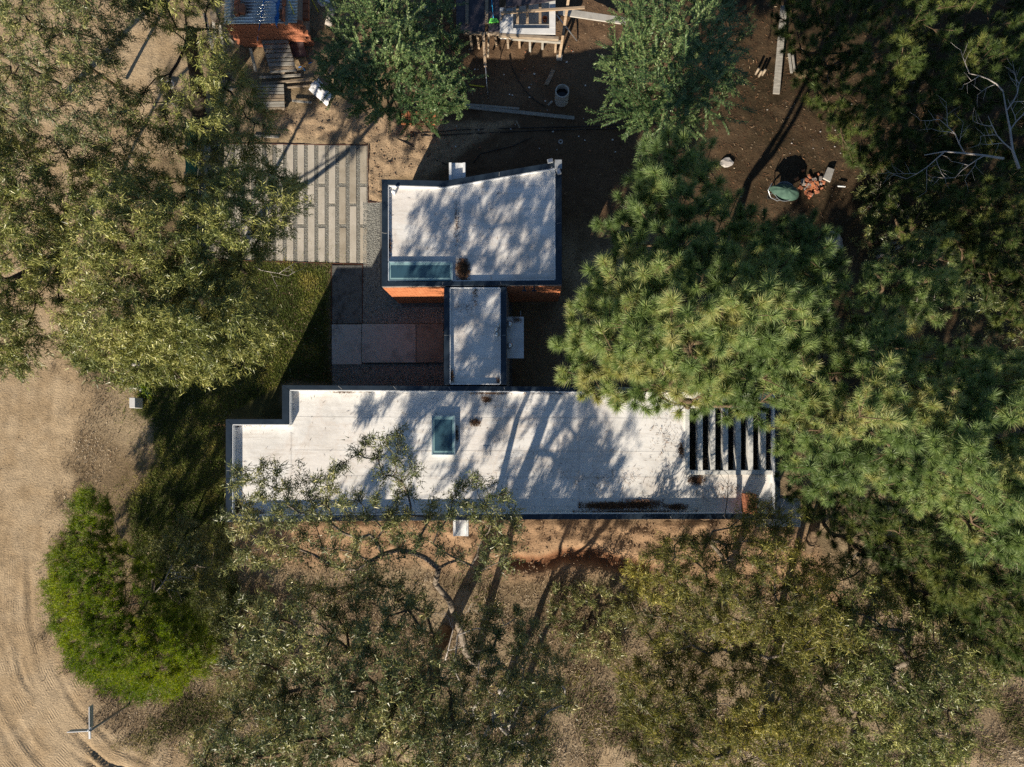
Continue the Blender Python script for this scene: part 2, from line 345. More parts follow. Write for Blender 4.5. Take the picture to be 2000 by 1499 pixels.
# ruts along the curve of the road
rw = (fbm(XX, YY, 2.6, 91, 3)-.5)
for q_, (dd, amp, w) in enumerate(((24, 0.04, 4), (41, 0.08, 6), (63, 0.035, 4), (79, 0.05, 5), (104, 0.05, 5), (122, 0.03, 4), (139, 0.05, 7), (166, 0.03, 5))):
    dd = dd+rw*(26 if q_ % 2 else -20)+6*np.sin(GPY/130+q_*2); amp = 1.15*amp*np.clip(vnoise(XX, YY, 1.7, 95+q_)*2.0-.4, 0, 1)
    k = np.exp(-((road_s+4*np.sin(GPY/90)-dd)/w)**2)*(0.25+0.75*sm(GPY, 980, 1250))
    Z = Z-amp*k+amp*0.6*np.exp(-((road_s+4*np.sin(GPY/90)-dd-w*1.6)/w*1.2)**2)*(0.25+0.75*sm(GPY, 980, 1250))
Z = np.where(k_yard > 0.5, -0.03, Z)
# the buildings' own footprint stays level
foot = [[(440, 815), (553, 750), (1560, 750), (1560, 1020), (441, 1022)], [(746, 352), (1097, 316), (1097, 600), (746, 600)]]
for f in foot: Z = np.where(inpoly(GPX, GPY, f), -0.03, Z)
def lerp(a, b, k): return a+(b-a)*k[..., None]
C = lambda *c: np.array(c, float)
col = lerp(np.broadcast_to(C(0.19, 0.14, 0.085), XX.shape+(3,)), C(0.29, 0.225, 0.145), sm(big, 0.35, 0.65))
col = lerp(col, C(0.13, 0.095, 0.055), 0.65*sm(fbm(XX, YY, 1.1, 61), 0.5, 0.66))
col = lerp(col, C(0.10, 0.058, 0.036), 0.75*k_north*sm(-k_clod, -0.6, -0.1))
col = lerp(col, C(0.34, 0.25, 0.165), k_clod)
col = lerp(col, C(0.33, 0.215, 0.13), k_south*0.9)
col = lerp(col, C(0.17, 0.075, 0.038), k_tr*0.9)
col = lerp(col, C(0.038, 0.028, 0.016), 0.93*k_right*(1-k_south)*sm(-GPY, -1000, -700))  # near-black soil tone on the right stands in for tree shade
gp = sm(fbm(XX, YY, 1.5, 71), 0.5, 0.62)*sm(GPY, 1280, 1400)*(1-k_road)
col = lerp(col, C(0.13, 0.135, 0.05), 0.6*gp)
col = lerp(col, C(0.05, 0.055, 0.02), k_lawn*0.9)
rc = lerp(np.broadcast_to(C(0.34, 0.25, 0.152), XX.shape+(3,)), C(0.405, 0.31, 0.2), sm(med, 0.3, 0.7))
col = lerp(col, rc, k_road)
col = lerp(col, C(0.13, 0.125, 0.115), k_yard)
col = col*(0.86+0.28*fine[..., None])
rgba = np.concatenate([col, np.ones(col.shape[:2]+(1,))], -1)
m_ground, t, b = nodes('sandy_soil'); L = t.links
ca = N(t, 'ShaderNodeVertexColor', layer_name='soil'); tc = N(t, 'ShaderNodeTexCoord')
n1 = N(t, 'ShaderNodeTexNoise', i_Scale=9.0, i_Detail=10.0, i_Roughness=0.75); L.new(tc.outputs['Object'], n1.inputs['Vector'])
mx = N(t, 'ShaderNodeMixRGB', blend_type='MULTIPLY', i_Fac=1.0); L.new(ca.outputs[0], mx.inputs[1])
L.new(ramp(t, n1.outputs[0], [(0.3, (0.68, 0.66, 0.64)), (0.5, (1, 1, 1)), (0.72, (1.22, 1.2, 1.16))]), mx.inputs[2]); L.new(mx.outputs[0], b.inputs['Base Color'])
n2 = N(t, 'ShaderNodeTexNoise', i_Scale=14.0, i_Detail=8.0, i_Roughness=0.7); L.new(tc.outputs['Object'], n2.inputs['Vector'])
tk = N(t, 'ShaderNodeAttribute', attribute_name='track'); wv = N(t, 'ShaderNodeMath', operation='SINE')
mu = N(t, 'ShaderNodeMath', operation='MULTIPLY', i_1=62.0); L.new(tk.outputs['Fac'], mu.inputs[0]); L.new(mu.outputs[0], wv.inputs[0])
n5 = N(t, 'ShaderNodeTexNoise', i_Scale=1.6, i_Detail=4.0); L.new(tc.outputs['Object'], n5.inputs['Vector'])
ms = ramp(t, n5.outputs[0], [(0.52, (0, 0, 0)), (0.62, (1, 1, 1))])
rd = N(t, 'ShaderNodeAttribute', attribute_name='roadness')
m3 = N(t, 'ShaderNodeMath', operation='MULTIPLY'); L.new(ms, m3.inputs[0]); L.new(rd.outputs['Fac'], m3.inputs[1])
m4 = N(t, 'ShaderNodeMath', operation='MULTIPLY'); L.new(wv.outputs[0], m4.inputs[0]); L.new(m3.outputs[0], m4.inputs[1])
m5 = N(t, 'ShaderNodeMath', operation='MULTIPLY_ADD', i_1=0.12); L.new(m4.outputs[0], m5.inputs[0]); L.new(n2.outputs[0], m5.inputs[2])
bp = N(t, 'ShaderNodeBump', i_Strength=0.9, i_Distance=0.05); L.new(m5.outputs[0], bp.inputs['Height']); L.new(bp.outputs[0], b.inputs['Normal'])
b.inputs['Roughness'].default_value = 0.95; b.inputs['Specular IOR Level'].default_value = 0.1
nx, ny = XX.shape
ii, jj = np.meshgrid(np.arange(nx-1), np.arange(ny-1), indexing='ij')
quad = np.stack([ii*ny+jj, (ii+1)*ny+jj, (ii+1)*ny+jj+1, ii*ny+jj+1], -1).reshape(-1, 4)
GV = np.stack([XX, YY, Z], -1).reshape(-1, 3)
cx = (GPX[:-1, :-1]+GPX[1:, 1:])/2; cy = (GPY[:-1, :-1]+GPY[1:, 1:])/2
isroad = inpoly(cx, cy, road_poly).ravel(); islawn = inpoly(cx, cy, lawn_poly).ravel() & ~isroad
rness = np.clip(k_road*sm(GPY, 900, 1200), 0, 1)
def sub(mask, name):
    f = quad[mask]; u, inv = np.unique(f, return_inverse=True); f2 = inv.reshape(f.shape)
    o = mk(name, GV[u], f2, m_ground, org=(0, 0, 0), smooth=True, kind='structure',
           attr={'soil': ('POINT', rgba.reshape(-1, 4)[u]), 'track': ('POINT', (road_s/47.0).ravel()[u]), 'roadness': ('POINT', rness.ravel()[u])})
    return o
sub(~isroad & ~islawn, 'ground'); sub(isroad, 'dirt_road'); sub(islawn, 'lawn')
def gz(x, y):
    i = np.clip(np.searchsorted(GX, x)-1, 0, nx-1); j = np.clip(np.searchsorted(GY, y)-1, 0, ny-1); return Z[i, j]

# ------------------------------------------------------------------ paved yard, courtyard
def structure(name, V, F, m, **k): return mk(name, V, F, m, kind='structure', **k)
mb = MB(); mb.prism(polyp([(384, 281), (540, 280), (718.5, 284), (718.5, 516), (384, 506)], 0.0), -0.05, 0.0)
yard = mb.build('paved_yard', m_aggr, kind='structure')
cols = [703.8-20.45*i for i in range(16)]
for i, x0 in enumerate(cols):
    x1 = x0+12.9; yt = 284.5-max(0, 718-x0)*0.02; yb = 515-(718-x0)*0.022
    cuts = [yt+1] + ([(358, 365), (437.5, 445)] if i % 2 == 0 else [(397, 403.5)]) + [yb-1]
    ys = [cuts[0]]
    for c in cuts[1:-1]: ys += list(c)
    ys.append(cuts[-1])
    for k in range(0, len(ys), 2):
        mb = MB(); j = [random.uniform(-0.5, 0.5) for _ in range(3)]
        mb.prism(polyp([(x0+j[0], ys[k]+j[1]), (x1+j[0], ys[k]+j[1]), (x1+j[0]-0.1, ys[k+1]+j[2]), (x0+j[0]-0.1, ys[k+1]+j[2])], 0.015), -0.04, 0.012+random.uniform(0, 0.008))
        bevel(mb.build('paver', random.choice([m_pav, m_pav, m_pavd]), yard), 0.008, 1)
def tetra_scatter(name, pts, r, m, parent=None, seed=3):
    g = np.random.default_rng(seed); n = len(pts); r = r*(0.6+0.9*g.random(n))
    a = g.random(n)*6.28; V = np.zeros((n, 5, 3))
    for k in range(4):
        V[:, k, 0] = pts[:, 0]+np.cos(a+k*1.57)*r*(0.8+0.4*g.random(n)); V[:, k, 1] = pts[:, 1]+np.sin(a+k*1.57)*r*(0.8+0.4*g.random(n)); V[:, k, 2] = pts[:, 2]-0.002
    V[:, 4] = pts; V[:, 4, 2] += r*0.9; V[:, 4, :2] += (g.random((n, 2))-0.5)*r[:, None]
    b = np.arange(n)[:, None]*5
    F = np.concatenate([b+np.array([[k, (k+1) % 4, 4]]) for k in range(4)], 0)
    return mk(name, V.reshape(-1, 3), F, m, parent, kind='stuff')
def scatter_px(n, poly, z=0.0, seed=1):
    g = np.random.default_rng(seed); a = np.array(poly); out = []
    while sum(map(len, out)) < n:
        x = g.uniform(a[:, 0].min(), a[:, 0].max(), n*2); y = g.uniform(a[:, 1].min(), a[:, 1].max(), n*2)
        k = inpoly(x, y, poly); out.append(P(x[k], y[k], z))
    return np.concatenate(out)[:n]
tag(tetra_scatter('pebbles', np.concatenate([scatter_px(16000, [(384, 282), (718, 285), (718, 515), (384, 506)], 0.0, 5), scatter_px(9000, [(709, 396), (742, 396), (742, 560), (790, 600), (866, 600), (866, 632), (709, 632)], 0.012, 6), scatter_px(4000, [(648, 712), (866, 712), (866, 756), (648, 756)], 0.012, 9)]), 0.017, m_pebble),
    'loose grey gravel filling the joints of the paved yard and courtyard', 'gravel')
gv = MB(); gv.prism(polyp([(719.5, 396), (746, 396), (800, 470), (1000, 470), (1000, 780), (648, 780), (648, 713), (866, 709), (866, 633), (709, 633), (709, 517), (719.5, 517)], 0.0), -0.05, 0.01)
gv.build('gravel_courtyard', m_aggr_shade, kind='structure')
pth = MB(); pth.prism(polyp([(649, 519), (707, 519), (707, 632), (649, 632)], 0.03), -0.05, 0.03)
path = pth.build('garden_path', m_aggr_shade, kind='structure')
for r, mm, zz in (((648, 634, 706, 712), m_pathc, 0.10), ((707, 633, 812, 708.5), m_pathc, 0.14), ((813, 633, 866, 708.5), m_pathb, 0.14)):
    q = MB(); q.prism(rectp(*r, zz), -0.03, zz); bevel(q.build('paving_slab', mm, path), 0.012, 1)
eg = MB()
for a, b_ in (((384, 280.5), (718, 283.8)), ((719, 284), (719, 395)), ((719, 395), (744, 395.5)), ((384, 506.5), (718, 517)), ((708, 518), (708, 632)), ((647.3, 517), (647.3, 752))):
    eg.bar(P1(*a, 0.03), P1(*b_, 0.0), 0.02, 0.04)
tag(eg.build('brick_edging', m_edge), 'thin rust red edging strip around the paved yard and lawn', 'edging')

# ------------------------------------------------------------------ the house
ZP = 3.2; ZD = 2.93; ZA = 3.07
hc = P1(900, 700, 0)
house = thing('house', 'flat roofed white topped house of three joined blocks with navy parapets', 'house', (hc[0], hc[1], 0))
def ring_wall(name, outer, inner, z0, z1, m):
    """wall built segment by segment between outer and inner outlines (pixel outlines at height ZP)"""
    mb = MB(); n = len(outer)
    for i in range(n):
        a, b, c, d = outer[i], outer[(i+1) % n], inner[(i+1) % n], inner[i]
        mb.prism([P1(*a, ZP), P1(*b, ZP), P1(*c, ZP), P1(*d, ZP)], z0, z1)
    return mb.build(name, m, house)
def shrink(poly, k, c):
    return [(c[0]+(x-c[0])*k, c[1]+(y-c[1])*k) for x, y in poly]
def coping(outer, inner, skip=(), seg=2.0):
    n = len(outer); out = []
    for i in range(n):
        if i in skip: continue
        a, b, c, d = [np.array(q, float) for q in (outer[i], outer[(i+1) % n], inner[(i+1) % n], inner[i])]
        L_ = np.linalg.norm(P1(*a, ZP)-P1(*b, ZP)); k = max(1, int(round(L_/seg)))
        for s in range(k):
            g0 = 0 if s == 0 else 0.006/L_*1; g1 = 0 if s == k-1 else 0.006/L_
            t0, t1 = s/k+g0, (s+1)/k-g1
            q = MB(); q.prism([P1(*(a+(b-a)*t0), ZP), P1(*(a+(b-a)*t1), ZP), P1(*(d+(c-d)*t1), ZP), P1(*(d+(c-d)*t0), ZP)], ZP-0.06, ZP+random.uniform(0, 0.004))
            bevel(q.build('coping_panel', m_cop, house), 0.006, 1)
            if s:
                tt = s/k; e0 = P1(*(a+(b-a)*tt), ZP+0.006); e1 = P1(*(d+(c-d)*tt), ZP+0.006)
                j = MB(); j.bar(e0*0.86+e1*0.14, e0*0.2+e1*0.8, 0.014, 0.006); j.build('joint_seal', m_joint, house)
# north block
A_out = [(745.5, 350.5), (868, 353.5), (1083, 317), (1097, 313.5), (1097.5, 556), (745.5, 560)]
A_in = [(757, 362), (868, 365.5), (1081, 328.5), (1084.5, 328), (1085, 547.5), (757, 551)]
# long block
B_out = [(441, 819), (551, 819), (551, 752.5), (1524, 758), (1524, 1014.5), (1100, 1015), (441, 1020)]
B_in = [(452.5, 829.5), (564.5, 829.5), (564.5, 762), (1514, 767), (1514, 1004), (1100, 1004.5), (452.5, 1008.5)]
# connector (between them)
C_w, C_e = (867, 878), (978, 989)
ring_wall('wall', A_out, A_in, -0.1, ZP-0.06, m_mortar)
ring_wall('wall', B_out, B_in, -0.1, ZP-0.06, m_mortar)
for x0, x1 in (C_w, C_e):
    mb = MB(); mb.prism(rectp(x0, 560.5, x1, 752, ZP), -0.1, ZP-0.064); mb.build('wall', m_mortar, house)
coping(A_out, A_in); coping(B_out, B_in)
for x0, x1 in (C_w, C_e):
    for y0, y1 in ((560.8, 655), (655.6, 752)):
        q = MB(); q.prism(rectp(x0, y0, x1, y1, ZP), ZP-0.06, ZP-0.002); bevel(q.build('coping_panel', m_cop, house), 0.006, 1)
    j = MB(); j.bar(P1(x0+1, 655.3, ZP+.005), P1(x1-1, 655.3, ZP+.005), 0.014, 0.006); j.build('joint_seal', m_joint, house)
# raised corner cap
q = MB(); q.prism(rectp(1083.5, 313, 1097.5, 331, ZP), ZP+0.005, ZP+0.05); bevel(q.build('corner_cap', m_grey, house), 0.01)
def upstand(inner, zt=ZP-0.02, w=1.6, skip=()):
    """thin white membrane strip along the inside of the parapet"""
    mb = MB(); n = len(inner); cx_ = sum(p[0] for p in inner)/n; cy_ = sum(p[1] for p in inner)/n
    for i in range(n):
        if i in skip: continue
        a = np.array(inner[i], float); b = np.array(inner[(i+1) % n], float); d = b-a; d /= np.linalg.norm(d)
        nn = np.array([-d[1], d[0]])
        a2, b2 = a+nn*w, b+nn*w
        mb.prism([P1(*(a+nn*0.05), ZP), P1(*(b+nn*0.05), ZP), P1(*b2, ZP), P1(*a2, ZP)], ZD-0.1, zt)
    return mb.build('upstand', m_trim, house)
upstand(A_in); upstand(B_in)
C_in = [(878, 561.5), (978, 561.5), (978, 751.5), (878, 751.5)]
upstand(C_in)
def deck(name, poly, z0, z1, m, tilt=None):
    mb = MB(); pts = polyp(poly, ZD); zt = np.full(len(poly), z1) if tilt is None else np.array([z1+tilt(x, y) for x, y in poly])
    mb.prism(pts, z0, zt if tilt is None else zt); return mb
q = deck('d', A_in, 2.7, ZD, m_roof)
def grid_deck(name, poly_px, z, m, seed):
    """roof membrane as a gently uneven sheet cut into welded strips"""
    mb = MB(); a = np.array(poly_px); pts = polyp(poly_px, z)
    mb.prism(pts, z-0.15, z); o = mb.build(name, m, house); return o
grid_deck('roof_deck', A_in, ZA, m_roof, 1)
PX0, PX1, PY0, PY1 = 1347, 1514, 797, 919         # pergola opening
B_w = [(452.5, 829.5), (564.5, 829.5), (564.5, 762), (1338, 766), (1338, 1004), (1100, 1004.5), (452.5, 1008.5)]
grid_deck('roof_deck', B_w, ZD, m_roof, 2)
grid_deck('roof_deck', [(1338.1, 928), (1514, 928), (1514, 1004), (1338.1, 1004)], ZD, m_roof, 3)
grid_deck('roof_deck', [(1338.1, 766), (1514, 767), (1514, 788), (1338.1, 788)], ZD, m_roof, 4)
q = MB(); q.prism(polyp([(878, 561), (978, 561), (978, 752), (878, 752)], ZP-0.12), 2.75, ZP-0.14); q.build('roof_deck', m_roof, house)
# membrane laps: thin strips
for k, (a, b_) in enumerate((((568, 845), (568, 1000)), ((889, 895), (889, 1004)), ((1130, 768), (1130, 1002)))):
    q = MB(); q.bar(P1(*a, ZD+.003), P1(*b_, ZD+.003), 0.07, 0.003); q.build('membrane_lap', m_roof2, house)
q = MB(); q.bar(P1(897, 366, ZA+.003), P1(897, 505, ZA+.003), 0.07, 0.003); q.build('membrane_lap', m_roof2, house)
for y in (815, 880, 930):
    q = MB(); q.bar(P1(575, y, ZD+.002), P1(1325, y+3, ZD+.002), 0.035, 0.002); q.build('membrane_lap', m_roof2, house)
# pergola opening: kerb and beams
kz = ZD+0.09
q = MB()
for r in ((1338.3, 788.3, 1347, 927.5), (1347.2, 919, 1513.6, 927.5), (1347.2, 788.3, 1513.6, 797)):
    q.prism(rectp(*r, kz), 2.55, kz)
bevel(q.build('pergola_frame', m_beam, house), 0.008, 1)
for x in (1363.5, 1388, 1413, 1438, 1462, 1487):
    q = MB(); q.prism([P1(x, 797.2, kz), P1(x+9.3, 797.2, kz), P1(x+9.3, 918.8, kz), P1(x, 918.8, kz)], 2.6, kz-0.006)
    bevel(q.build('pergola_beam', m_beam, house), 0.008, 1)
# terrace under the pergola
q = MB(); q.prism(rectp(1345, 790, 1516, 930, 2.9), -0.02, 0.05); q.build('terrace_floor', m_aggr_shade, house)
# brick courses on the two visible south faces of the north block
def brick_face(xa, xb, ypx, mname='brick_courses'):
    a = P1(xa, ypx[0], ZP); b = P1(xb, ypx[1], ZP); d = b-a; Ln = np.linalg.norm(d); d /= Ln; nrm = np.array([d[1], -d[0], 0])
    if nrm[1] > 0: nrm = -nrm
    V = []; F = []; hh, ll = 0.095, 0.25
    mb = MB()
    for r in range(int((ZP-0.1)/(hh+0.012))):
        z = 0.02+r*(hh+0.012); off = (ll/2 if r % 2 else 0); x = -off
        while x < Ln:
            x0, x1 = max(x, 0), min(x+ll, Ln)
            if x1-x0 > 0.03:
                e = 0.018+random.uniform(0, 0.008)
                mb.bar(a*[1, 1, 0]+d*x0+nrm*e/2+np.array([0, 0, z+hh/2]), a*[1, 1, 0]+d*x1+nrm*e/2+np.array([0, 0, z+hh/2]), e, hh)
            x += ll+0.012
    return mb.build(mname, m_brick, house, kind='stuff')
brick_face(746, 866.5, (560.0, 558.7)); brick_face(989.5, 1097, (557.4, 556))
for x in (1024, 1043):
    q = MB(); q.bar(P1(x, 556.6, 3.0), P1(x, 556.6, 3.0)+np.array([0, -0.22, 0]), 0.05, 0.05); q.bar(P1(x-4, 556.6, 3.0)+np.array([0, -0.22, 0]), P1(x+4, 556.6, 3.0)+np.array([0, -0.22, 0]), 0.05, 0.05); q.build('wall_bracket', m_cop, house)
# skylights
def skylight(x0, y0, x1, y1, z, band=5.5, ZD=ZD):
    fr = MB(); 
    fr.prism(rectp(x0, y0, x1, y0+2.2, z), ZD-.02, z); fr.prism(rectp(x0, y1-2.2, x1, y1, z), ZD-.02, z)
    fr.prism(rectp(x0, y0+2.2, x0+2.2, y1-2.2, z), ZD-.02, z-.001); fr.prism(rectp(x1-2.2, y0+2.2, x1, y1-2.2, z), ZD-.02, z-.001)
    f = fr.build('skylight', m_frame, house)
    g = MB(); xi, yi, xj, yj = x0+2.3, y0+2.3, x1-2.3, y1-2.3; zz = z-0.02
    for r in ((xi, yi, xj, yi+band), (xi, yj-band, xj, yj), (xi, yi+band, xi+band*0.6, yj-band), (xj-band*0.6, yi+band, xj, yj-band)): g.prism(rectp(*r, zz), zz-0.02, zz)
    g.build('pane_border', m_glass2, f)
    g = MB(); g.prism(rectp(xi+band*0.6, yi+band, xj-band*0.6, yj-band, zz), zz-0.02, zz); g.build('pane', m_glass, f)
skylight(758, 511, 884, 550.5, ZA+0.11, 5, ZA)
skylight(843, 812, 889, 889, ZD+0.17, 5.5)
# roof fittings
q = MB(); q.tube([P1(771, 379, ZA), P1(771, 379, ZA)+np.array([0, 0, 0.28])], 0.045, 12); q.lathe(P1(771, 379, ZA)+np.array([0, 0, 0.24]), [(0.0, 0.07), (0.06, 0.06), (0.08, 0.0)], 14); q.build('vent_pipe', m_white, house, smooth=True)
q = MB(); q.lathe(P1(896, 948, ZD), [(0.09, 0), (0.09, 0.03), (0.0, 0.035)], 16); q.build('roof_drain', m_white, house)
q = MB(); q.prism(rectp(943, 871, 957.5, 891, ZD), ZD, ZD+0.02); q.prism(rectp(946, 874, 955, 883, ZD), ZD+.02, ZD+0.035); q.build('roof_patch', m_roof2, house)
q = MB()
b0 = P1(975, 640, ZP-0.13)
q.tube([b0, b0+[0, 0, 0.22], b0+[-0.05, 0.12, 0.30]], [0.045, 0.045, 0.06], 12)
for dx, dy, r in ((-0.09, -0.12, 0.085), (-0.08, -0.30, 0.095)):
    c = b0+np.array([dx, dy, 0]); q.tube([c, c+[0, 0, 0.18]], 0.05, 12)
    q.lathe(c+np.array([0, 0, 0.18]), [(r*0.5, 0), (r, 0.04), (r*0.9, 0.1), (r*0.4, 0.15), (0, 0.16)], 16)
q.build('flue_cowl', m_galv, house, smooth=True)
# small canopy slab with two flues east of the link
q = MB(); q.prism(rectp(989.5, 619, 1023, 700, 2.45), 2.3, 2.45); bevel(q.build('canopy_slab', m_slab, house), 0.01)
for y in (636, 678):
    c = P1(996, y, 2.45); q = MB(); q.tube([c, c+[0, 0, 0.25]], 0.075, 16); q.lathe(c+np.array([0, 0, 0.25]), [(0.075, 0), (0.12, 0.03), (0.12, 0.16), (0.10, 0.2), (0.045, 0.26), (0, 0.27)], 18)
    q.build('flue_pipe', m_galv, house, smooth=True)
q = MB(); q.tube([P1(1017, 617, 2.4), P1(1017, 608, 2.4)], 0.012, 6); q.build('antenna', m_grey, house)
# spouts
def spout(x0, x1, ya, yb, z):
    q = MB(); q.prism(rectp(x0, ya, x1, yb, z), z-0.06, z-0.02)
    q.prism(rectp(x0, ya, x0+5, yb, z+.1), z-0.06, z+0.12); q.prism(rectp(x1-5, ya, x1, yb, z+.1), z-0.06, z+0.12)
    bevel(q.build('rain_spout', m_trim, house), 0.006, 1)
spout(877, 909, 318, 353, 2.95); spout(885, 915, 1015.5, 1047.5, 2.7)
# floodlights on the north-east corner
for (x, y), ang in (((1074.5, 315), 0.2), ((1091, 336), -1.2)):
    c = P1(x, y, ZP+0.12); q = MB(); d = np.array([math.cos(ang), math.sin(ang), 0])
    q.bar(c-d*0.10, c+d*0.10, 0.14, 0.09); f = q.build('floodlight', m_grey, house)
    q = MB(); q.bar(c-d*0.08+[0, 0, .047], c+d*0.08+[0, 0, .047], 0.11, 0.008); q.build('lamp_glass', m_galv, f)
    q = MB(); q.tube([c-[0, 0, .04], c-[0, 0, .12]], 0.02, 6); q.build('bracket', m_grey, f)
q = MB(); q.tube([P1(1078, 326, ZP+.05), P1(1073, 332, ZA+.03), P1(1077, 341, ZA+.03), P1(1083, 344, ZA+.1), P1(1086, 338, ZP+.03), P1(1080, 345, ZA+.05)], 0.008, 5); q.build('cable', m_grey, house)
# south-east chimney and slab
q = MB(); q.prism(rectp(1457, 966, 1478, 1003.6, ZP+.25), ZD, ZP+0.25); ch = q.build('chimney', m_brickd, house)
q = MB(); q.prism(rectp(1479, 974, 1564, 1030, 2.75), 2.58, 2.75); bevel(q.build('canopy_slab', m_slab, house), 0.01)
q = MB()
for x, y in ((1540, 1000), (1552, 980)): q.prism(rectp(x-5, y-5, x+5, y+5, 2.5), 0, 2.579)
q.build('canopy_post', m_conc, house)

# ------------------------------------------------------------------ needle and leaf debris
def chips(name, pts, ln, wd_, m, label=None, cat=None, flat=0.25, parent=None, seed=4, kind='stuff'):
    g = np.random.default_rng(seed); n = len(pts); a = g.random(n)*6.283; l = ln*(0.5+g.random(n)); w = wd_*(0.6+0.8*g.random(n))
    d = np.stack([np.cos(a), np.sin(a), (g.random(n)-0.5)*flat*2], -1); s = np.stack([-np.sin(a), np.cos(a), (g.random(n)-0.5)*flat*3], -1)
    V = np.stack([pts-d*l[:, None]/2, pts+s*w[:, None]/2+[0, 0, .004], pts+d*l[:, None]/2, pts-s*w[:, None]/2], 1)
    V[..., 2] += 0.008+g.random((n, 1))*0.02
    F = np.arange(n*4).reshape(n, 4)
    o = mk(name, V.reshape(-1, 3), F, m, parent, kind=kind, attr={'tint': ('FACE', np.clip(g.beta(2, 2.4, n), 0, 1))})
    if label: tag(o, label, cat)
    return o
g = np.random.default_rng(77)
pl = []
for x, y, rx, ry, n, z in ((904, 527, 13, 20, 1200, ZA), (465, 990, 9, 14, 420, ZD), (490, 1000, 26, 5, 260, ZD), (1190, 988, 58, 7, 1500, ZD), (1255, 985, 40, 9, 900, ZD), (1320, 990, 22, 6, 350, ZD), (928, 826, 10, 7, 260, ZD), (950, 781, 9, 5, 200, ZD), (960, 768, 40, 3, 220, ZD), (1360, 938, 16, 9, 420, ZD), (1330, 880, 5, 14, 150, ZD), (672, 766, 20, 2, 90, ZD), (700, 765, 60, 2, 80, ZD), (893, 848, 3, 16, 90, ZD), (892, 430, 5, 50, 110, ZA), (883, 735, 4, 14, 140, ZP-.13), (974, 744, 4, 6, 60, ZP-.13), (928, 575, 6, 22, 70, ZP-.13), (905, 600, 20, 10, 40, ZP-.13), (1468, 985, 10, 20, 500, ZP+.26), (1010, 625, 9, 6, 80, 2.46), (761, 480, 3, 26, 110, ZA), (470, 832, 60, 3, 60, ZD), (1085, 768, 60, 3, 90, ZD), (1240, 1000, 120, 3, 500, ZD), (800, 1003, 120, 2.5, 260, ZD), (1200, 940, 110, 30, 160, ZD), (1420, 960, 60, 18, 160, ZD), (1300, 850, 30, 50, 120, ZD)):
    q = P(x+np.clip(g.normal(0, .5, n), -1, 1)*rx, y+np.clip(g.normal(0, .5, n), -1, 1)*ry, z); q[:, 2] += g.random(n)*0.05; pl.append(q)
for poly, n, z in ((A_in, 70, ZA), (B_w, 330, ZD)): pl.append(scatter_px(n, shrink(poly, .985, (np.mean([p[0] for p in poly]), np.mean([p[1] for p in poly]))), z, 17))
chips('needle_debris', np.concatenate(pl), 0.13, 0.012, m_needlitter, 'brown dry needles and twigs collected in piles on the white roofs', 'needle debris', 0.4)

# ------------------------------------------------------------------ trees
def norm(v): return v/(np.linalg.norm(v, axis=-1, keepdims=True)+1e-9)
def tubes_np(A, B, ra, rb, n=5):
    """many open cones at once"""
    A = np.asarray(A); B = np.asarray(B); d = norm(B-A); ref = np.where(np.abs(d[:, 2:3]) > 0.9, np.array([[1., 0, 0]]), np.array([[0, 0, 1.]]))
    u = norm(np.cross(d, ref)); v = np.cross(d, u); k = len(A); th = np.arange(n)*2*math.pi/n
    ring = u[:, None]*np.cos(th)[None, :, None]+v[:, None]*np.sin(th)[None, :, None]
    V = np.concatenate([A[:, None]+ring*np.asarray(ra)[:, None, None], B[:, None]+ring*np.asarray(rb)[:, None, None]], 1)
    i = np.arange(n); f = np.stack([i, (i+1) % n, n+(i+1) % n, n+i], -1)
    F = (np.arange(k)[:, None, None]*2*n+f[None]).reshape(-1, 4)
    return V.reshape(-1, 3), F
def darts(poly, n, seed, holes=(), hole_keep=0.1):
    g = np.random.default_rng(seed); a = np.array(poly, float); out = []; area = 0
    for i in range(len(a)): area += a[i-1][0]*a[i][1]-a[i][0]*a[i-1][1]
    rmin = 0.8*math.sqrt(abs(area)/2/n); tries = 0
    while len(out) < n and tries < 60*n:
        tries += 1
        if tries % (8*n) == 0: rmin *= 0.82
        p = (g.uniform(a[:, 0].min(), a[:, 0].max()), g.uniform(a[:, 1].min(), a[:, 1].max()))
        if not inpoly(np.array([p[0]]), np.array([p[1]]), poly)[0]: continue
        if any((p[0]-hx)**2+(p[1]-hy)**2 < hr*hr for hx, hy, hr in holes) and g.random() > hole_keep: continue
        if all((p[0]-q[0])**2+(p[1]-q[1])**2 > rmin*rmin for q in out): out.append(p)
    return np.array(out)
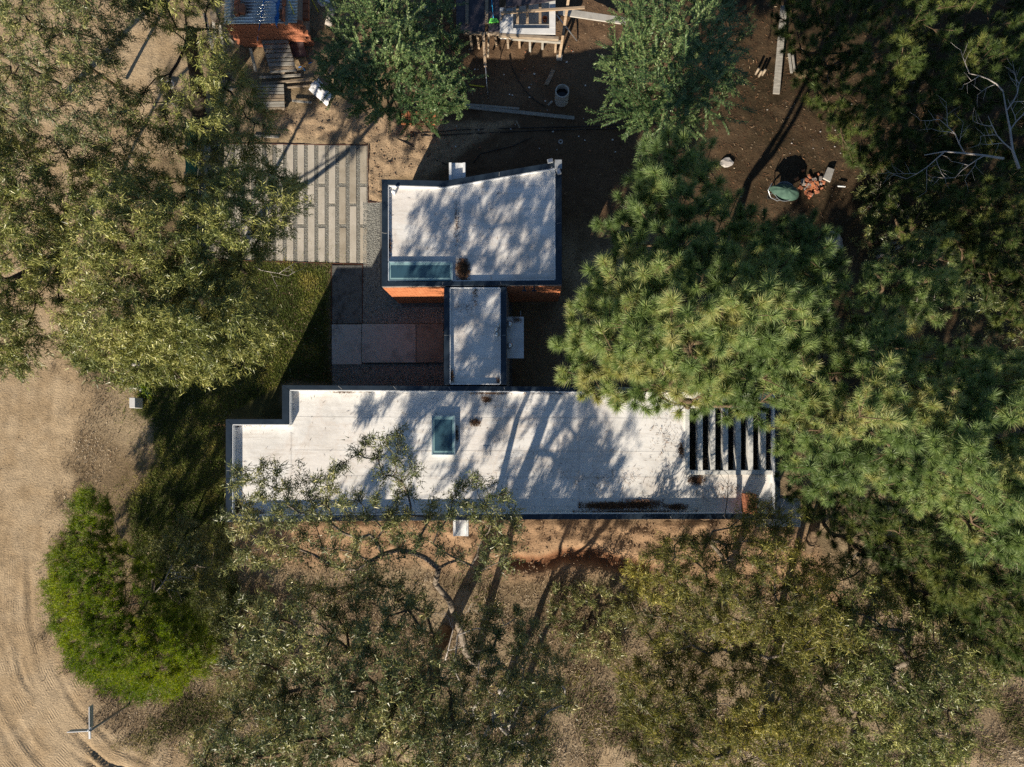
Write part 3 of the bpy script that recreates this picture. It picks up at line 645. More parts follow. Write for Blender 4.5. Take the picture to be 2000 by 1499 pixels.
def skeleton(base, fork, targets, r_tip, rbase, seed, wig=0.10):
    """greedy branching from a trunk to every clump; returns tubes and each target's incoming direction"""
    g = np.random.default_rng(seed)
    tr = [np.array(base)*(1-t)+np.array(fork)*t+np.array([g.normal(0, .06), g.normal(0, .06), 0])*(0 < t < 1) for t in np.linspace(0, 1, 6)]
    pos = list(tr); par = [-1, 0, 1, 2, 3, 4]; plen = [0]*3+[0.0, 0.3, 0.6]
    order = np.argsort(np.linalg.norm(targets-np.array(fork), axis=1)); tip = {}
    for ti in order:
        t = targets[ti]; q = np.array(pos[3:]); dist = np.linalg.norm(q-t, axis=1); 
        cost = dist*(1+0.35*(q[:, 2] > t[2]+0.4))+0.28*np.array(plen[3:]); k = int(np.argmin(cost))+3
        L_ = np.linalg.norm(t-pos[k]); ns = max(1, min(4, int(L_/0.55)+1)); last = k; base_p = pos[k]
        sag = g.normal(0, wig*L_, 3); sag[2] = -abs(sag[2])*0.6
        for s in range(1, ns+1):
            f = s/ns; p = base_p*(1-f)+t*f+sag*math.sin(math.pi*f)+g.normal(0, 0.03, 3)*(s < ns)
            pos.append(p); par.append(last); plen.append(plen[last]+L_/ns); last = len(pos)-1
        tip[ti] = last
    n = len(pos); w = np.zeros(n)
    for ti in tip.values(): w[ti] += 1
    for i in range(n-1, 0, -1):
        w[par[i]] += w[i]
    rad = r_tip*np.maximum(w, 1)**0.5; rad = rad*min(1.0, rbase/rad[5]) if rad[5] > rbase else rad
    rad[:6] = np.linspace(rbase*1.25, max(rad[5], rbase*0.6), 6)
    A, B, ra, rb = [], [], [], []
    for i in range(1, n):
        p = par[i]; A.append(pos[p]); B.append(pos[i]); ra.append(min(rad[p], rad[i]*1.25) if (i > 5 and p > 5) else rad[p]*(1 if p <= 5 and w[i] > .3*w[5] or i <= 5 else .45)); rb.append(rad[i])
    din = np.array([pos[tip[i]]-pos[par[tip[i]]] for i in range(len(targets))])
    return (np.array(A), np.array(B), np.array(ra), np.array(rb)), norm(din)
def shoots(C, axis_, R_, ns, seed, spread=0.9, up=0.3):
    """ns shoots from every clump centre; returns start, end arrays and clump ids"""
    g = np.random.default_rng(seed); k = len(C); d = norm(g.normal(0, 1, (k, ns, 3)))
    d = norm(d*spread+axis_[:, None]*0.55+np.array([0, 0, up])); l = (0.55+0.75*g.random((k, ns, 1)))*R_[:, None, None]
    st = C[:, None]+g.normal(0, 1, (k, ns, 3))*R_[:, None, None]*0.16
    return st.reshape(-1, 3), (st+d*l).reshape(-1, 3), np.repeat(np.arange(k), ns)
def leaves(S0, S1, cid, per, length, width, droop, ctint, seed, along=0.7, fold=0.25, jit=0.06, paired=False, tgain=0.42, tstd=.21):
    g = np.random.default_rng(seed); n = len(S0); t = (np.arange(per)+g.random((n, per)))/per if not paired else np.broadcast_to((np.arange(per)//2*2+1)/per, (n, per))
    ax = norm(S1-S0); Ln = np.linalg.norm(S1-S0, axis=1)
    p = S0[:, None]*(1-t[..., None])+S1[:, None]*t[..., None]
    p = p + np.array([0, 0, -1])*(droop*0.35*(t**2)*Ln[:, None])[..., None]
    if paired:
        sd = norm(np.cross(ax, np.array([0, 0, 1.])+0*ax)); sg = np.where(np.arange(per) % 2 == 0, 1.0, -1.0)
        d = norm(ax[:, None]*0.75+sd[:, None]*sg[None, :, None]*0.9+g.normal(0, .18, (n, per, 3)))
    else:
        rnd = norm(g.normal(0, 1, (n, per, 3))); d = norm(ax[:, None]*along+rnd*0.8+np.array([0, 0, -droop])); p = p+g.normal(0, jit, p.shape)
    p = p.reshape(-1, 3); d = d.reshape(-1, 3); m = len(p)
    if paired: nrm = norm(np.array([0, 0, 1.])+g.normal(0, .3, (m, 3)))
    else: nrm = norm(g.normal(0, 1, (m, 3)))
    s = norm(np.cross(d, nrm)); nn = np.cross(s, d)
    l = (length*(0.6+0.7*g.random(m)))[:, None]; w = (width*(0.7+0.6*g.random(m)))[:, None]
    V = np.stack([p, p+d*l*0.42+s*w/2+nn*w*fold, p+d*l, p+d*l*0.42-s*w/2+nn*w*fold], 1)
    V[:, 2] += np.array([0, 0, -1])*l*0.12
    if not paired: V = np.stack([p+s*w/2+nn*w*fold, p+d*l+np.array([0, 0, -1])*l*0.12, p-s*w/2], 1)
    tint = np.clip(0.5+(np.repeat(ctint[cid], per)-0.5)*tgain*2+g.normal(0, tstd, m), 0, 1)
    k_ = V.shape[1]
    return V.reshape(-1, 3), np.arange(m*k_).reshape(m, k_), tint
def needles(T, AX, per, ln, wd_, ctint, seed):
    g = np.random.default_rng(seed); n = len(T); d0 = norm(g.normal(0, 1, (n, per, 3)))
    c = (d0*AX[:, None]).sum(-1, keepdims=True); d0 = norm(d0-AX[:, None]*c)       # perpendicular
    ang = np.radians(8+(55+45*g.random((n, 1, 1)))*g.random((n, per, 1))**0.7); d = AX[:, None]*np.cos(ang)+d0*np.sin(ang)
    o = T[:, None]-AX[:, None]*(g.random((n, per, 1))*0.36*(np.degrees(ang)/90)-.05); l = ln*(0.6+0.65*g.random((n, 1, 1)))*(0.72+0.45*g.random((n, per, 1)))
    o = o.reshape(-1, 3); d = d.reshape(-1, 3); l = l.reshape(-1, 1); m = len(o)
    s = norm(np.cross(d, norm(g.normal(0, 1, (m, 3)))))*wd_
    tip = o+d*l+np.array([0, 0, -1])*l*0.10
    V = np.stack([o-s*.35, tip-s*0.2+0*s, tip+s*0.2, o+s*.35], 1)
    mid = o+d*l*0.5+np.array([0, 0, -0.01])
    V = np.stack([o-s/2, tip, o+s/2], 1)
    tint = np.clip(np.repeat(ctint+g.normal(0, .12, n)+.35*(g.random(n) < .04), per)+g.normal(0, .15, m), 0, 1)
    return V.reshape(-1, 3), np.arange(m*3).reshape(m, 3), tint
def tree(name, label, cat, poly, z0, z1, base, n, kind, mleaf, bark, seed, depth=1.2, rise=90, holes=(), R0=0.55, ns=8, per=18, ll=0.13, lw=0.016, droop=0.35, up=0.2, fork=None, rb=0.16, rt=0.011, group=None, paired=False, forkz=None, needle=(230, 0.3, 0.013), hole_keep=0.1, tgain=0.32, tb=0.0, extra=(), spread=0.9, layers=2, jit=.06, fold=.25):
    g = np.random.default_rng(seed)
    if not paired and kind == 'leaf' and n > 10 and ll > 0.1: R0 *= .88; per = int(per*2.35); lw *= 1.38; ll *= 1.12
    elif kind == 'leaf' and n > 10: per = int(per*(1.4 if paired else 2.1)); lw *= 1.25; ll *= 1.1
    else: pass
    if kind == 'pine': needle = (int(needle[0]*1.0), needle[1]*.86, needle[2]*.86)
    rt *= 0.7
    pts = darts(poly, n, seed, holes, hole_keep)
    d = polydist(pts[:, 0], pts[:, 1], poly); dome = np.sqrt(np.clip(d/rise, 0, 1))
    z = z0+(z1-z0)*dome+(vnoise(pts[:, 0], pts[:, 1], 70, seed)-0.5)*0.9-np.abs(g.normal(0, depth*0.45, len(pts)))*(0.3+dome)
    z = np.maximum(z, 0.4)
    T = P(pts[:, 0], pts[:, 1], z)
    if len(extra): T = np.concatenate([T, np.array([P1(*e) for e in extra])])
    b0 = P1(*base, 0.0); b0[2] = -0.1
    cen = T.mean(0); fz = forkz if forkz is not None else max(0.5, z0*0.45)
    fk = np.array([b0[0]*0.65+cen[0]*0.35, b0[1]*0.65+cen[1]*0.35, fz]) if fork is None else P1(*fork)
    root = thing(name, label, cat, (b0[0], b0[1], 0), group)
    (A, B, ra, rb_), din = skeleton(b0, fk, T, rt, rb, seed+1)
    k = 5
    V, F = tubes_np(A[:k], B[:k], ra[:k], rb_[:k], 10); mk('trunk', V, F, bark, root, smooth=True)
    big_ = np.arange(len(A)) >= k
    V, F = tubes_np(A[big_], B[big_], ra[big_], rb_[big_], 5)
    # crown tint by clump
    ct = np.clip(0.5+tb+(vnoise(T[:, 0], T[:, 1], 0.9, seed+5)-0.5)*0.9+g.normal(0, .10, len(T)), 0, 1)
    if kind == 'pine':
        nt_ = 6; off = norm(g.normal(0, 1, (len(T), nt_, 3))*[1, 1, .55]+din[:, None]*0.7+[0, 0, .2])*(0.15+0.45*g.random((len(T), nt_, 1)))*R0/0.55
        off[:, 0] = din*0.1; TT = (T[:, None]+off).reshape(-1, 3); ax = norm(off+np.array([0, 0, .42])*R0+g.normal(0, .05, off.shape)).reshape(-1, 3)
        Vs, Fs = tubes_np(np.repeat(T-din*0.2, nt_, 0), TT, np.full(len(TT), .014), np.full(len(TT), .009), 4)
        lv = needles(TT, ax, needle[0], needle[1], needle[2], np.repeat(ct, nt_), seed+9)
    else:
        Rr = R0*(0.75+0.6*g.random(len(T))); s0, s1, cid = shoots(T, din, Rr, ns, seed+2, spread, up)
        dr = np.array([0, 0, -1.])*droop*0.12*np.linalg.norm(s1-s0, axis=1)[:, None]
        Vs, Fs = tubes_np(s0, s1+dr, np.full(len(s0), .006), np.full(len(s0), .003), 3)
        lv = leaves(s0, s1, cid, per, ll, lw, droop, ct, seed+3, paired=paired, tgain=tgain, jit=jit, fold=fold)
    mk('branches', np.concatenate([V, Vs]), np.concatenate([F, Fs+len(V)]), bark, root, smooth=True)
    mk('foliage', lv[0], lv[1], mleaf, root, kind='stuff', attr={'tint': ('FACE', lv[2])})
    return root

EU = dict(kind='leaf', bark=m_barkg, R0=0.55, ns=9, per=20, ll=0.15, lw=0.019, droop=0.4)
# left side
tree('willow_leaved_tree', 'broad olive tree with narrow leaves overhanging the paved yard, lawn and road edge', 'tree',
     [(150, 330), (250, 300), (330, 360), (420, 330), (540, 330), (600, 372), (560, 430), (535, 500), (480, 520), (520, 600), (548, 640), (490, 690), (420, 740), (330, 735), (240, 752), (150, 715), (118, 640), (110, 540), (100, 430)],
     5.0, 8.6, (400, 590), 245, mleaf=m_lf_eu, seed=101, rb=0.18, holes=((180, 640, 30), (250, 560, 22)), tb=0.06, **{**EU, 'bark': m_barkd, 'per': 22})
tree('road_side_tree', 'olive narrow leaved tree at the left edge hanging over the sandy road', 'tree',
     [(-70, 220), (40, 260), (110, 330), (120, 460), (100, 560), (70, 600), (75, 690), (50, 728), (0, 700), (-70, 720)],
     5.0, 8.0, (60, 560), 110, mleaf=m_lf_eu, seed=111, rb=0.2, tb=0.02, **{**EU, 'bark': m_barkd})
tree('corner_tree', 'dark loosely leafed tree in the top left corner above the road', 'tree',
     [(-80, -80), (300, -80), (290, 10), (220, 90), (240, 170), (270, 260), (180, 340), (60, 300), (-80, 260)],
     5.0, 8.0, (120, 190), 125, mleaf=m_lf_bl, seed=121, rb=0.12, holes=((300, 90, 40),), **{**EU, 'per': 16, 'bark': m_barkd})
tree('leaning_tree', 'leaning tree with thick dark trunk and loose foliage between road and brick shed', 'tree',
     [(200, -90), (520, -90), (420, 10), (440, 90), (470, 130), (500, 180), (530, 260), (480, 320), (420, 320), (340, 300), (260, 260), (230, 190), (300, 150), (340, 60), (240, 30)],
     4.0, 7.2, (388, 238), 100, mleaf=m_lf_eu, seed=131, rb=0.30, fork=(374, 60, 4.6), holes=((360, 120, 48), (390, 40, 30), (395, 200, 20)), hole_keep=0.05, rt=.014, **{**EU, 'bark': m_barkd, 'per': 17})
# middle top
PR = dict(kind='leaf', bark=m_bark, R0=0.62, ns=8, per=24, ll=0.085, lw=0.036, droop=0.06, paired=True, up=0.35, spread=0.8, fold=.1)
tree('broadleaf_tree', 'round fresh green small leaved tree left of the scaffolded foundation', 'tree',
     [(640, -40), (800, -50), (880, 20), (885, 100), (925, 170), (905, 215), (860, 230), (830, 250), (790, 240), (730, 225), (680, 205), (640, 170), (625, 130), (660, 70)],
     2.4, 5.4, (790, 120), 150, mleaf=m_lf_pr, seed=141, rb=0.13, tb=0.03, rise=80, **PR)
tree('feathery_shoot_tree', 'young green tree with long feathery shoots above the big pine', 'tree',
     [(1230, 0), (1300, -40), (1400, -30), (1430, 60), (1425, 180), (1380, 240), (1290, 260), (1220, 225), (1195, 180), (1205, 110)],
     2.6, 5.4, (1290, 170), 95, mleaf=m_lf_pr, seed=151, rb=0.11, tb=0.02, rise=80, **{**PR, 'R0': 1.1, 'per': 44, 'ns': 6, 'spread': 1.0, 'll': .11, 'lw': .03, 'up': .1})
# pines
PI_ = dict(kind='pine', bark=m_bark, R0=0.62, rt=.014)
tree('big_pine', 'largest blue green pine with long needles covering the middle of the house', 'pine tree',
     [(1245, 310), (1330, 285), (1385, 320), (1400, 400), (1450, 430), (1560, 440), (1620, 470), (1630, 560), (1625, 650), (1600, 750), (1540, 800), (1440, 792), (1340, 806), (1250, 775), (1160, 785), (1110, 715), (1105, 650), (1150, 570), (1190, 500), (1200, 440), (1245, 400)],
     8.0, 13.0, (1330, 700), 205, mleaf=m_needle, seed=201, rb=0.24, rise=190, depth=2.2, needle=(250, 0.33, 0.017), **PI_)
tree('right_hand_pine', 'yellowish green pine spreading to the right edge beside the pergola', 'pine tree',
     [(1640, 640), (1700, 600), (1760, 620), (1790, 700), (1900, 690), (2070, 720), (2070, 1080), (1960, 1100), (1890, 1060), (1830, 980), (1760, 960), (1700, 930), (1610, 960), (1560, 920), (1540, 850), (1540, 790), (1600, 750)],
     7.0, 12.0, (1640, 830), 205, mleaf=m_needle, seed=211, rb=0.22, rise=110, depth=2.2, holes=((1790, 860, 22), (1840, 940, 26)), tb=.06, needle=(220, 0.30, 0.017), **PI_)
tree('shaded_pine', 'pine with shade-darkened needles filling the top right corner', 'pine tree',
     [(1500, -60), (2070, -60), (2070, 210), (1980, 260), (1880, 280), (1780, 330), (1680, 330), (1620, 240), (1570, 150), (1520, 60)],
     3.0, 6.0, (1560, 140), 230, mleaf=m_needle_shade, seed=221, rb=0.2, rise=120, depth=2, needle=(190, 0.28, 0.015), **PI_)
tree('small_dark_pine', 'smaller pine with shade-darkened needles behind the bare fallen branches on the right', 'pine tree',
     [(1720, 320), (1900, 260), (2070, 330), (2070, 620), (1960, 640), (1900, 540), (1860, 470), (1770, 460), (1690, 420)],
     2.5, 5.5, (1700, 470), 150, mleaf=m_needle_shade, seed=231, rb=0.16, rise=100, depth=2, holes=((1900, 320, 55), (1780, 400, 30)), needle=(180, 0.27, 0.015), **PI_)
tree('young_pine', 'bright tipped young pine between the big pine and the bare branches', 'pine tree',
     [(1760, 470), (1830, 440), (1850, 520), (1880, 600), (1830, 640), (1770, 600), (1680, 590), (1700, 540)],
     4.0, 6.5, (1660, 620), 32, mleaf=m_needle, seed=241, rb=0.12, rise=60, depth=1.2, needle=(200, 0.3, 0.016), **PI_)
tree('lower_pine', 'pine with shade-darkened needles below the pergola corner reaching over the litter', 'pine tree',
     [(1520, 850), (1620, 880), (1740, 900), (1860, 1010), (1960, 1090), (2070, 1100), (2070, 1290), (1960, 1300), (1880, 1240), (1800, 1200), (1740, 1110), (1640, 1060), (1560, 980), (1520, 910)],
     3.0, 6.5, (1580, 1075), 150, mleaf=m_needle_shade, seed=251, rb=0.16, fork=(1625, 930, 4.0), rise=100, depth=1.8, holes=((1600, 1010, 25),), needle=(180, 0.28, 0.015), **PI_)
# bottom
tree('open_eucalyptus', 'open branched eucalyptus whose thin limbs reach over the long white roof', 'tree',
     [(460, 925), (530, 905), (610, 950), (640, 905), (700, 868), (780, 850), (808, 900), (800, 960), (835, 990), (930, 935), (1005, 960), (1010, 1010), (1000, 1090), (940, 1120), (850, 1080), (770, 1085), (700, 1120), (560, 1100), (470, 1120), (445, 1010)],
     7.6, 8.6, (930, 1300), 100, mleaf=m_lf_bl, seed=301, rb=0.13, spread=1.0, fork=(850, 1140, 5.6), holes=((700, 935, 34), (865, 960, 22), (900, 1050, 42), (620, 1050, 20), (860, 900, 60)), hole_keep=0.0, R0=0.42, ns=8, per=15, ll=0.13, lw=0.019, droop=0.35, kind='leaf', bark=m_barkg, rt=.013, depth=.6)
tree('wide_eucalyptus', 'tall grey green eucalyptus with a forked brown trunk along the bottom middle', 'tree',
     [(470, 1180), (560, 1140), (660, 1150), (720, 1120), (800, 1150), (850, 1200), (880, 1300), (890, 1400), (900, 1540), (390, 1540), (375, 1450), (430, 1390), (530, 1330), (440, 1290)],
     6.2, 9.4, (868, 1235), 140, mleaf=m_lf_bl, seed=311, rb=0.24, fork=(830, 1330, 6.4), rise=110, holes=((640, 1400, 26), (500, 1420, 28), (780, 1260, 24)), hole_keep=.15, R0=0.5, ns=8, per=18, ll=0.14, lw=0.023, droop=0.35, kind='leaf', bark=m_bark, tb=.03, rt=.021)
tree('middle_eucalyptus', 'lower grey green eucalyptus right of the forked trunk above dry litter', 'tree',
     [(900, 1220), (960, 1190), (1030, 1200), (1090, 1280), (1110, 1370), (1060, 1430), (1080, 1540), (900, 1540), (900, 1400), (880, 1300)],
     4.2, 6.6, (985, 1345), 68, mleaf=m_lf_bl, seed=312, rb=0.14, holes=((980, 1250, 26), (900, 1250, 20)), R0=0.5, ns=8, per=18, ll=0.14, lw=0.024, droop=0.35, kind='leaf', bark=m_dead, tb=.03, rt=.018)
tree('bottom_edge_eucalyptus', 'eucalyptus standing mostly below the bottom edge of the view', 'tree',
     [(640, 1560), (760, 1510), (900, 1530), (1000, 1560), (1060, 1650), (960, 1740), (760, 1760), (640, 1680)],
     6.0, 8.6, (950, 1560), 48, mleaf=m_lf_bl, seed=313, rb=0.18, holes=((860, 1620, 40),), R0=0.5, ns=6, per=14, ll=0.14, lw=0.024, droop=0.35, kind='leaf', bark=m_barkg, rt=.013)
tree('yellow_wattle', 'yellow green tree covering the south east corner of the house', 'tree',
     [(1240, 1090), (1320, 1040), (1400, 1045), (1480, 985), (1540, 1005), (1565, 1080), (1630, 1160), (1680, 1260), (1560, 1310), (1400, 1290), (1300, 1280), (1230, 1200)],
     4.2, 6.6, (1400, 1210), 108, mleaf=m_lf_ye, seed=321, rb=0.17, rise=70, R0=0.5, ns=8, per=22, ll=0.14, lw=0.018, droop=0.3, kind='leaf', rt=.019, bark=m_barkg)
tree('low_wattle', 'yellow green bushy tree at the bottom right of the litter clearing', 'tree',
     [(1205, 1320), (1320, 1270), (1420, 1300), (1520, 1310), (1600, 1350), (1640, 1430), (1620, 1540), (1240, 1540)],
     3.6, 6.0, (1500, 1420), 108, mleaf=m_lf_ye, seed=331, rb=0.17, rise=80, R0=0.5, ns=8, per=22, ll=0.14, lw=0.018, droop=0.3, kind='leaf', rt=.019, bark=m_barkg)
tree('dark_wattle', 'darker dense tree in the bottom right below the pines', 'tree',
     [(1560, 1100), (1660, 1090), (1760, 1140), (1850, 1190),  (1900, 1260), (1960, 1330), (1900, 1400), (1880, 1500), (1800, 1540), (1640, 1540), (1650, 1430), (1600, 1340), (1520, 1280)],
     2.8, 5.4, (1660, 1330), 145, mleaf=m_lf_eu, seed=341, rb=0.17, rise=80, R0=0.52, ns=8, per=20, ll=0.14, lw=0.02, droop=0.3, kind='leaf', rt=.019, bark=m_barkg, tb=-.12)  # leaf tint lowered evenly over the whole crown
tree('bright_shrub', 'dense bright green feathery shrub on the road corner beside the street sign', 'shrub',
     [(92, 1110), (140, 1045), (145, 985), (185, 955), (215, 985), (235, 1055), (300, 1110), (370, 1190), (430, 1270), (400, 1310), (350, 1350), (290, 1365), (230, 1350), (160, 1320), (115, 1240), (95, 1170)],
     1.6, 3.6, (300, 1170), 300, mleaf=m_lf_br, seed=401, rb=0.09, rise=55, depth=.7, R0=0.34, ns=14, per=24, ll=0.075, lw=0.014, droop=-0.35, up=0.8, kind='leaf', bark=m_barkg, holes=((290, 1165, 46), (245, 1105, 24), (330, 1130, 30)), hole_keep=.1, forkz=.5, rt=.006, jit=.04)
tree('bank_shrub', 'loose dark green shrub in shade between bright shrub and lawn', 'shrub',
     [(300, 1060), (380, 1010), (440, 1050), (450, 1120), (420, 1190), (350, 1150)],
     0.9, 2.2, (380, 1110), 40, mleaf=m_lf_bl, seed=411, rb=0.06, rise=50, depth=.6, R0=0.4, ns=8, per=20, ll=0.09, lw=0.02, droop=0, up=0.5, kind='leaf', bark=m_barkg, forkz=.3, rt=.006)

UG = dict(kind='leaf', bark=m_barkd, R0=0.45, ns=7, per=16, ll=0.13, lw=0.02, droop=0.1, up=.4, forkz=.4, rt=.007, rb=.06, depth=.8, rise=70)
tree('understorey_shrub', 'leafy understorey darkened as in deep shade at the right edge under the bare branches', 'shrub',
     [(1800, 330), (2060, 300), (2070, 700), (1930, 720), (1860, 600), (1790, 480)], 0.8, 2.6, (1930, 480), 90, mleaf=m_lf_bl, seed=431, tb=-.3, **UG)  # leaf tint lowered to paint in the shade
tree('understorey_shrub', 'sparse understorey darkened as in shade between the brick rubble and the right edge', 'shrub',
     [(1680, 330), (1800, 330), (1790, 480), (1720, 560), (1680, 470)], 0.5, 1.6, (1730, 420), 26, mleaf=m_lf_bl, seed=432, tb=-.35, **UG)  # lowered tint stands in for shade on these leaves
tree('understorey_shrub', 'leafy undergrowth below the yellowish green pine at the lower right edge', 'shrub',
     [(1700, 1080), (1820, 1000), (1960, 1120), (2060, 1290), (1960, 1340), (1840, 1260), (1740, 1190)], 0.8, 2.4, (1850, 1180), 80, mleaf=m_lf_eu, seed=433, **UG)
tree('scrub_bush', 'low scrubby bush in the dry clearing between the two bottom tree groups', 'shrub',
     [(1080, 1150), (1180, 1140), (1230, 1210), (1200, 1290), (1120, 1270), (1070, 1210)], 0.2, 0.9, (1150, 1210), 26, mleaf=m_lf_bl, seed=434, **UG)
tree('scrub_bush', 'low scrub left of the wide eucalyptus behind the bright shrub', 'shrub',
     [(420, 1180), (500, 1160), (560, 1260), (540, 1340), (440, 1370), (400, 1300)], 0.3, 1.2, (470, 1270), 30, mleaf=m_lf_bl, seed=435, **UG)
# ------------------------------------------------------------------ bare and dead wood
def bare(name, label, px, z, L0, seed, m=m_dead, r=0.03, d0=(1, 0, 0.1), gen=4):
    g = random.Random(seed); mb = MB()
    def rec(p, d, L_, r_, k):
        n = 4; pts = [p]
        for i in range(n):
            d = d+np.array([g.gauss(0, .16), g.gauss(0, .16), g.gauss(0, .06)]); d = d/np.linalg.norm(d); p = p+d*L_/n
            if p[2] < 0.03: p[2] = 0.03
            pts.append(p)
            if k > 0 and g.random() < 0.75:
                s = np.cross(d, (0, 0, 1))*g.choice((-1, 1)); rec(p, (d*.7+s*.8+np.array([0, 0, g.uniform(-.1, .3)])), L_*0.55, r_*0.5, k-1)
        mb.tube(pts, np.linspace(r_, r_*0.35, len(pts)), 5)
    rec(P1(*px, z), np.array(d0, float), L0, r, gen-1)
    return tag(mb.build(name, m, smooth=True), label, 'branch')
bare('dead_branch', 'pale bare branch heap arching near the right edge of the shaded pines', (1990, 330), 6.0, 2.6, 3, r=.05, d0=(-.35, 1, .05))
bare('dead_branch', 'grey leafless limb lying among the dark pines left of the arched heap', (1960, 310), 5.6, 2.6, 5, r=.045, d0=(-1, .35, .05))
bare('dead_branch', 'thin dark dead branch on the shaded soil above the young pine', (1800, 440), 0.5, 2.4, 8, r=.025, d0=(-1, .1, .1))
bare('dead_branch', 'broken whitish branches in the gap below the young pine', (1790, 640), 3.0, 1.6, 12, r=.035, d0=(.1, 1, .2))
bare('dead_branch', 'pale twigs sticking out of the left crown over the lawn', (495, 520), 4.5, 1.3, 15, r=.02, d0=(1, -.55, 0), gen=3)
bare('dead_branch', 'bleached dead twigs in the middle of the bright green shrub', (300, 1160), 2.2, 1.4, 18, r=.03, d0=(1, .8, .2))
bare('dead_branch', 'tangled dead twigs on the reddish soil beside the big trunk shadow', (870, 1290), 2.5, 1.6, 21, r=.03, d0=(.2, 1, .3))
bare('dead_branch', 'bare twigs crossing the dark south parapet near the chimney', (1415, 1010), 3.6, 1.5, 25, m=m_barkd, r=.018, d0=(.5, 1, .05))
bare('dead_branch', 'dry dead branch in the litter under the yellow green trees', (1650, 1110), 0.5, 2.6, 28, r=.03, d0=(.7, .9, .1))
bare('dead_branch', 'long pale branch poking out of the right hand pine', (1690, 755), 7.5, 1.3, 31, r=.025, d0=(1, 0, 0), gen=3)
q = MB(); q.tube([P1(155, 118, 2.6), P1(228, 170, 0.3)], [.06, .08], 10); tag(q.build('leaning_log', m_bark, smooth=True), 'smooth brown log leaning across the road edge under the corner tree', 'log')
for i, (a, b_, r) in enumerate((((1712, 503), (1765, 478), .07), ((1705, 492), (1758, 470), .055), ((1722, 512), (1762, 497), .05))):
    q = MB(); q.tube([P1(*a, .1), P1(*b_, .16)], r, 10); tag(q.build('cut_log', m_dead, smooth=True), ['thickest of three grey logs lying beside the young pine', 'upper grey log of the three beside the young pine', 'shortest lower grey log of the three beside the young pine'][i], 'log', 'cut logs beside the young pine')

# ------------------------------------------------------------------ grass and litter
def pick(n, w, seed):
    g = np.random.default_rng(seed); out = []; tot = 0
    while tot < n:
        x = g.uniform(-23, 22, n*2); y = g.uniform(-15, 19, n*2)
        i = np.clip(np.searchsorted(GX, x)-1, 0, nx-1); j = np.clip(np.searchsorted(GY, y)-1, 0, ny-1)
        k = g.random(n*2) < w[i, j]; out.append(np.stack([x[k], y[k], Z[i[k], j[k]]], -1)); tot += k.sum()
    return np.concatenate(out)[:n]
ftm = np.zeros(XX.shape, bool)
for f in foot: ftm |= inpoly(GPX, GPY, f)
open_ = (~ftm)*(1-k_yard)
def grass(name, n, w, hgt, m, seed, bias=0.0):
    g = np.random.default_rng(seed); p = pick(n, w, seed); a = g.random(n)*6.283; h = hgt*(0.5+g.random(n)); wd2 = 0.006+0.008*g.random(n)
    ln = np.stack([np.cos(a), np.sin(a), 0*a], -1); sd = np.stack([-np.sin(a), np.cos(a), 0*a], -1)
    V = np.stack([p-sd*wd2[:, None], p+sd*wd2[:, None], p+ln*(h*(.3+.9*g.random(n)))[:, None]+np.array([0, 0, 1])*h[:, None]], 1)
    tint = np.clip(0.38+bias+(fbm(p[:, 0], p[:, 1], 1.0, 88)-.5)*2.2+g.normal(0, .18, n), 0, 1)
    return mk(name, V.reshape(-1, 3), np.arange(n*3).reshape(n, 3), m, kind='stuff', attr={'tint': ('FACE', tint)})
tag(grass('lawn_grass', 95000, np.clip(k_lawn*open_, 0, 1), 0.075, m_grass, 501), 'short dark green lawn grass left of the house', 'grass')
tag(grass('verge_grass', 30000, np.clip(gp*open_*.9+0.25*sm(lawn_s, -60, -5)*(k_lawn < .5)*(1-k_road), 0, 1), 0.07, m_grass, 502, .35), 'yellowing sparse grass along the road verge and bottom edge', 'grass')
ws_ = (1-k_road)*(1-k_lawn)*open_*sm(GPY, 1090, 1170)*(1-k_south)*sm(fbm(XX, YY, .9, 141), .38, .62)
tag(grass('dry_scrub', 42000, np.clip(ws_, 0, 1), 0.17, m_litter, 508, .1), 'dry tan and brown scrub stalks under the bottom trees', 'dry scrub')
tag(grass('green_scrub', 16000, np.clip(ws_*sm(fbm(XX, YY, 1.3, 151), .45, .6), 0, 1), 0.14, m_grass, 509, .1), 'dull green weeds among the dry scrub at the bottom', 'weeds')
wv2 = (1-k_road)*(1-k_lawn)*open_*sm(road_s, -95, -25)*sm(GPY, 600, 760)
tag(grass('verge_stubble', 16000, np.clip(wv2, 0, 1), 0.07, m_litter, 510, .25), 'dry straw coloured stubble along the left road verge', 'stubble')
wl = (1-k_road)*(1-k_lawn)*open_*(0.05+0.95*sm(GPY, 1080, 1180))*(1-0.8*k_south)*(0.35+0.65*sm(med, .35, .6))
chips('leaf_litter', pick(56000, np.clip(wl, 0, 1), 503), 0.11, 0.02, m_litter, 'dry tan leaf litter spread below the eucalyptus trees', 'leaf litter', 0.5, seed=55)
wl2 = (1-k_road)*open_*(1-k_clod)*sm(-GPY, -1000, -900)*(0.1+.9*k_right)
chips('lawn_leaves', pick(3500, np.clip(k_lawn*open_, 0, 1), 511), 0.10, 0.022, m_litter, 'fallen dry leaves lying on the lawn', 'fallen leaves', 0.5, seed=58)
chips('needle_litter', pick(16000, np.clip(wl2, 0, 1), 504), 0.16, 0.014, m_needlitter, 'brown needle litter on the shaded soil under the pines', 'needle litter', 0.4, seed=56)
wc_ = np.clip(np.maximum(k_clod, k_south)*open_, 0, 1)
m_clod = mat('soil_clod', (0.20, 0.13, 0.08), (0.33, 0.235, 0.155), 3, 0.95)
tag(tetra_scatter('soil_clods', pick(2800, wc_, 506), 0.03, m_clod, seed=8), 'loose sandy clods strewn over the dug soil beside the house', 'soil clods')
wl3 = k_road*0.05+open_*0.12*(1-k_road)
